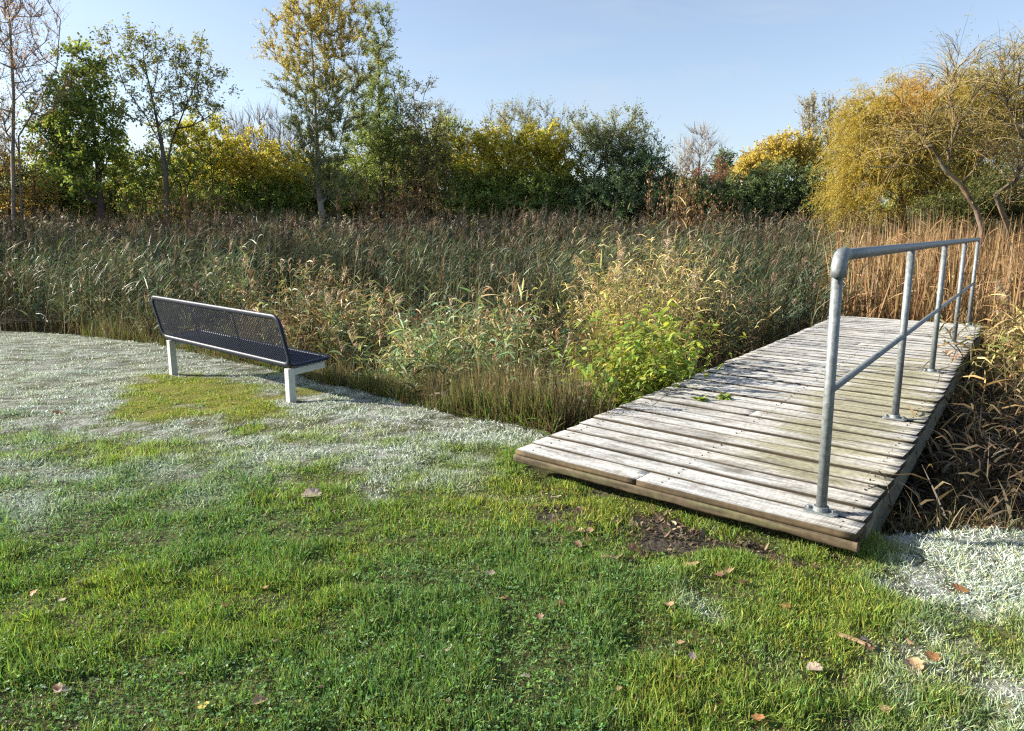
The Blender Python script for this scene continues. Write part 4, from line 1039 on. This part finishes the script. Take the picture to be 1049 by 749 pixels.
def leaf_mesh(mat, curl, lobes, seed):
    rr = random.Random(seed); bm = bmesh.new(); n = 40; c = bm.verts.new((0, 0, 0)); mids = []; outer = []
    ca, cb = rr.uniform(0, PI), rr.uniform(-.5, .5)
    def zz(x, y): return curl * ((x * math.cos(ca) + y * math.sin(ca)) ** 2) * 12 + cb * x * y * 10 + .003 * math.sin(x * 160) * math.cos(y * 130)
    for i in range(n):
        t = 2 * PI * i / n
        r = .5 * (1 - .22 * math.cos(t)) * (1 + .30 * abs(math.cos(lobes * t / 2)) ** .7 - .22) + rr.uniform(-.03, .03)
        x, y = .1 * r * math.cos(t) * 1.25, .1 * r * math.sin(t)
        outer.append(bm.verts.new((x, y, zz(x, y)))); mids.append(bm.verts.new((x * .55, y * .55, zz(x * .55, y * .55))))
    for i in range(n):
        j = (i + 1) % n; bm.faces.new((c, mids[i], mids[j])); bm.faces.new((mids[i], outer[i], outer[j], mids[j]))
    st = [bm.verts.new(v) for v in ((-.045, -.0012, .001), (-.045, .0012, .001), (-.09, .001, .012), (-.09, -.001, .012))]; bm.faces.new(st)
    m = bpy.data.meshes.new('dead_leaf'); bm.to_mesh(m); bm.free()
    for p in m.polygons: p.use_smooth = True
    m.materials.append(mat); return m
LMESH = {k: [leaf_mesh(LM[k], cu, lo, i * 7 + len(k)) for i, (cu, lo) in enumerate(((.35, 7), (.7, 9), (-.5, 5)))] for k in LM}
def put_leaf(u, v, kind, size, label, group=None, lift=.02):
    q = on_lawn(u, v); z = float(ground_z(q[0], q[1])); q = at_z(u, v, z + lift); z = float(ground_z(q[0], q[1]))
    o = bpy.data.objects.new('fallen_leaf', random.choice(LMESH[kind])); COLL.objects.link(o)
    o.location = (q[0], q[1], z + lift); o.rotation_euler = (random.uniform(-.35, .35), random.uniform(-.35, .35), random.uniform(0, 6.28)); o.scale = (size / .145,) * 3
    tag(o, label, 'leaf', group)
for u, v, k, s, lab in (
    (321, 507, 'pale', .125, 'large pale dead leaf lying alone on the half-frosted grass'),
    (62, 421, 'orange', .14, 'orange dead leaf on the frosted grass at the far left'),
    (570, 509, 'pale', .085, 'pinkish pale leaf on bare soil near the left corner of the deck'),
    (594, 521, 'tan', .075, 'tan leaf on the soil just right of the pinkish pale leaf'),
    (503, 587, 'pale', .055, 'small pale leaf on green grass below the deck corner'),
    (519, 612, 'orange', .050, 'small orange crumpled leaf just below the small pale leaf'),
    (210, 722, 'yellow', .040, 'small yellow leaf near the bottom of the lawn'),
    (268, 719, 'tan', .055, 'tan leaf just right of the small yellow leaf'),
    (62, 706, 'pale', .06, 'pale leaf in the grass at the bottom left corner'),
    (775, 736, 'orange', .045, 'orange leaf in the grass at the bottom right of centre'),
    (697, 693, 'tan', .045, 'tan leaf in the clover left of the bark piece'),
    (936, 679, 'tan', .085, 'broad tan leaf right of the bark piece'),
    (953, 673, 'orange', .06, 'brownish orange leaf touching the broad tan leaf'),
    (836, 685, 'pale', .06, 'pale leaf in the grass below the bark piece'),
    (982, 602, 'orange', .075, 'brownish leaf on the frosted patch at the right edge'),
    (889, 655, 'pale', .055, 'small pale leaf just above the right end of the bark piece'),
    (802, 618, 'orange', .06, 'orange leaf in the grass below the near right corner of the deck'),
    (727, 528, 'orange', .075, 'rusty leaf tucked under the front edge of the deck'),
    (80, 597, 'pale', .055, 'pale leaf on the left side of the green lawn'),
    (35, 606, 'orange', .045, 'orange leaf near the left edge of the green lawn'),
    (230, 619, 'orange', .045, 'orange leaf in the middle of the left lawn')):
    put_leaf(u, v, k, s, lab)
for i in range(18):
    put_leaf(random.uniform(545, 790), 0, 'brown', .05, '') if False else None
    t = random.random(); u = 545 + 260 * t + random.uniform(-20, 20); v = 505 + 75 * t + random.uniform(2, 42)
    put_leaf(u, v, random.choice(('brown', 'brown', 'tan')), random.uniform(.04, .075), 'small brown leaf scrap on the trodden soil in front of the deck', 'leaf litter in front of the deck', .018)
for i in range(22):
    u = random.uniform(20, 1030); v = 600 + 135 * random.random()
    put_leaf(u, v, random.choice(('brown', 'tan', 'brown', 'pale')), random.uniform(.022, .045), 'tiny withered leaf scrap sunk among the green grass blades', 'leaf scraps in the lawn', .022)
def leaf_litter():
    acc = Acc(); n = 1500
    e1 = R.normal(.95, .62, n); e2 = -np.abs(R.normal(0, .34, n)) + .10
    x = .75 + (e1 - .95) * .759 + e2 * .651; y = 3.6 - (e1 - .95) * .651 + e2 * .759
    k = soil_amount(x, y) > .25 * R.random(n); x, y = x[k], y[k]; n = len(x)
    p = np.stack([x, y, ground_z(x, y) + R.uniform(.002, .014, n)], 1)
    a = rdir(n); a[:, 2] *= .35; a = unit(a)
    c = pick([[.10, .070, .045], [.16, .11, .07], [.06, .046, .034], [.25, .19, .13]], n, .2)
    L = R.uniform(.012, .04, n); sd = np.tile(np.array([[0, 0, 1.]]), (n, 1)) + R.normal(0, .5, (n, 3))
    strips(acc, p, a, L, L * R.uniform(.3, .8, n), R.uniform(-.6, .5, n), c, c, segs=3, taper=2, wb=.4, side=sd)
    m = 110; i = R.integers(n, size=m); a = rdir(m); a[:, 2] *= .2; a = unit(a); c = pick([[.14, .10, .065], [.08, .06, .04]], m)
    tubes(acc, p[i], p[i] + a * R.uniform(.04, .13, m)[:, None], np.full(m, .002), np.full(m, .0012), c, 5)
    o = acc.build('leaf_litter', M_REED); tag(o, 'crumbled leaf bits and twigs on the trodden soil before the deck', 'leaf litter', kind='stuff')
leaf_litter()
def deck_weed(u, v, n, label):
    q = at_z(u, v, DZ + .002); acc = Acc()
    p = np.tile(q[None], (n, 1)) + np.concatenate([R.normal(0, .006, (n, 2)), np.zeros((n, 1))], 1)
    az = R.random(n) * 2 * PI; d = unit(np.stack([np.cos(az), np.sin(az), R.uniform(.3, 1.4, n)], 1)); L = R.uniform(.04, .11, n)
    c = pick([[.24, .36, .06], [.30, .36, .07], [.20, .28, .06]], n)
    strips(acc, p, d, L, L * .36, R.uniform(.2, .9, n), c * .8, c, segs=3, taper=2, wb=.3)
    tag(acc.build('deck_weed', M_LEAF), label, 'weed')
deck_weed(717, 410, 30, 'small green weed rooted between planks near the leafy plant')
deck_weed(741, 408, 34, 'smaller green weed on the planks further from the leafy plant')
def bark_piece():
    q = on_lawn(874, 664); z = float(ground_z(q[0], q[1])); bm = bmesh.new(); rr = random.Random(3); rows = []
    for i in range(9):
        t = i / 8; w = .013 * (1 - .3 * t) + rr.uniform(-.002, .002); x = -.075 + .15 * t; b = .006 * math.sin(t * 3)
        rows.append([bm.verts.new((x, -w, b)), bm.verts.new((x, -w * .5, b + .009 + rr.uniform(0, .002))), bm.verts.new((x, w * .5, b + .010 + rr.uniform(0, .002))), bm.verts.new((x, w, b)), bm.verts.new((x, 0, b - .004))])
    for A, B in zip(rows, rows[1:]):
        for j in range(5): bm.faces.new((A[j], A[(j + 1) % 5], B[(j + 1) % 5], B[j]))
    bm.faces.new(rows[0]); bm.faces.new(rows[-1][::-1]); bmesh.ops.recalc_face_normals(bm, faces=bm.faces[:])
    o = link_bm('bark_piece', bm, LM['tan']); o.scale = (.72, .72, .72); o.location = (q[0], q[1], z + .022); o.rotation_euler = (.1, .08, math.radians(-38))
    tag(o, 'short flat tan piece of bark lying in the grass', 'bark')
bark_piece()
# ------------------------------------------------------------------ light, sky, camera
SUN_AZ, SUN_EL = math.radians(-84), math.radians(23)      # azimuth from +Y, negative = left of the view
def lighting():
    w = bpy.data.worlds.new('World'); SC.world = w; w.use_nodes = True
    nt = w.node_tree; nt.nodes.clear(); L = nt.links.new
    out = nt.nodes.new('ShaderNodeOutputWorld'); bg = nt.nodes.new('ShaderNodeBackground')
    sky = nt.nodes.new('ShaderNodeTexSky'); sky.sky_type = 'NISHITA'; sky.sun_disc = False
    sky.sun_elevation = SUN_EL; sky.sun_rotation = SUN_AZ; sky.air_density = 1.0; sky.dust_density = .9; sky.ozone_density = 3.2
    bg.inputs['Strength'].default_value = .075
    hs = N(nt, 'ShaderNodeHueSaturation', Hue=.5, Saturation=.80, Value=1.0)
    tn = N(nt, 'ShaderNodeMix', data_type='RGBA', blend_type='MULTIPLY'); tn.inputs[0].default_value = 1; tn.inputs[7].default_value = (1.02, .965, .95, 1); L(sky.outputs[0], tn.inputs[6]); L(tn.outputs[2], hs.inputs['Color'])
    tc = N(nt, 'ShaderNodeTexCoord'); mp = N(nt, 'ShaderNodeMapping'); mp.inputs['Scale'].default_value = (1.2, 2.0, 6.0); mp.inputs['Rotation'].default_value = (.25, .35, .4); L(tc.outputs['Generated'], mp.inputs[0])
    no = N(nt, 'ShaderNodeTexNoise', Scale=2.2, Detail=7.0, Roughness=.62, Distortion=.6); L(mp.outputs[0], no.inputs['Vector'])
    ra = N(nt, 'ShaderNodeMapRange'); ra.inputs[1].default_value = .44; ra.inputs[2].default_value = .82; ra.inputs[3].default_value = 0; ra.inputs[4].default_value = .6; L(no.outputs['Fac'], ra.inputs[0])
    mx = N(nt, 'ShaderNodeMix', data_type='RGBA'); L(ra.outputs[0], mx.inputs[0]); L(hs.outputs[0], mx.inputs[6]); mx.inputs[7].default_value = (2.9, 3.2, 3.7, 1)
    L(mx.outputs[2], bg.inputs['Color']); L(bg.outputs[0], out.inputs[0])
    ld = bpy.data.lights.new('sun', 'SUN'); ld.energy = 4.6; ld.angle = math.radians(.6); ld.color = (1, .92, .78)
    lo = bpy.data.objects.new('sun', ld); COLL.objects.link(lo)
    d = Vector((math.sin(SUN_AZ) * math.cos(SUN_EL), math.cos(SUN_AZ) * math.cos(SUN_EL), math.sin(SUN_EL)))
    lo.rotation_euler = d.to_track_quat('Z', 'Y').to_euler(); lo.location = (-20, 5, 20)
lighting()
cam = bpy.data.cameras.new('camera'); cam.sensor_fit = 'HORIZONTAL'; cam.sensor_width = 36; cam.lens = F / 1049 * 36; cam.clip_end = 2000; cam.clip_start = .05
co = bpy.data.objects.new('camera', cam); COLL.objects.link(co); co.location = (0, 0, EYE); co.rotation_euler = (PI / 2 - PITCH, 0, 0)
SC.camera = co
SC.view_settings.view_transform = 'Standard'; SC.view_settings.look = 'None'; SC.view_settings.gamma = 1; SC.view_settings.use_curve_mapping = False
SC.view_settings.exposure = 1.65
SC.render.engine = 'CYCLES'
c = SC.cycles; c.max_bounces = 8; c.diffuse_bounces = 5; c.glossy_bounces = 3; c.transmission_bounces = 4; c.transparent_max_bounces = 4
c.caustics_reflective = False; c.caustics_refractive = False; c.use_denoising = False; c.pixel_filter_type = 'BLACKMAN_HARRIS'; c.filter_width = 1.25; c.sample_clamp_indirect = 6
SC.render.film_transparent = False
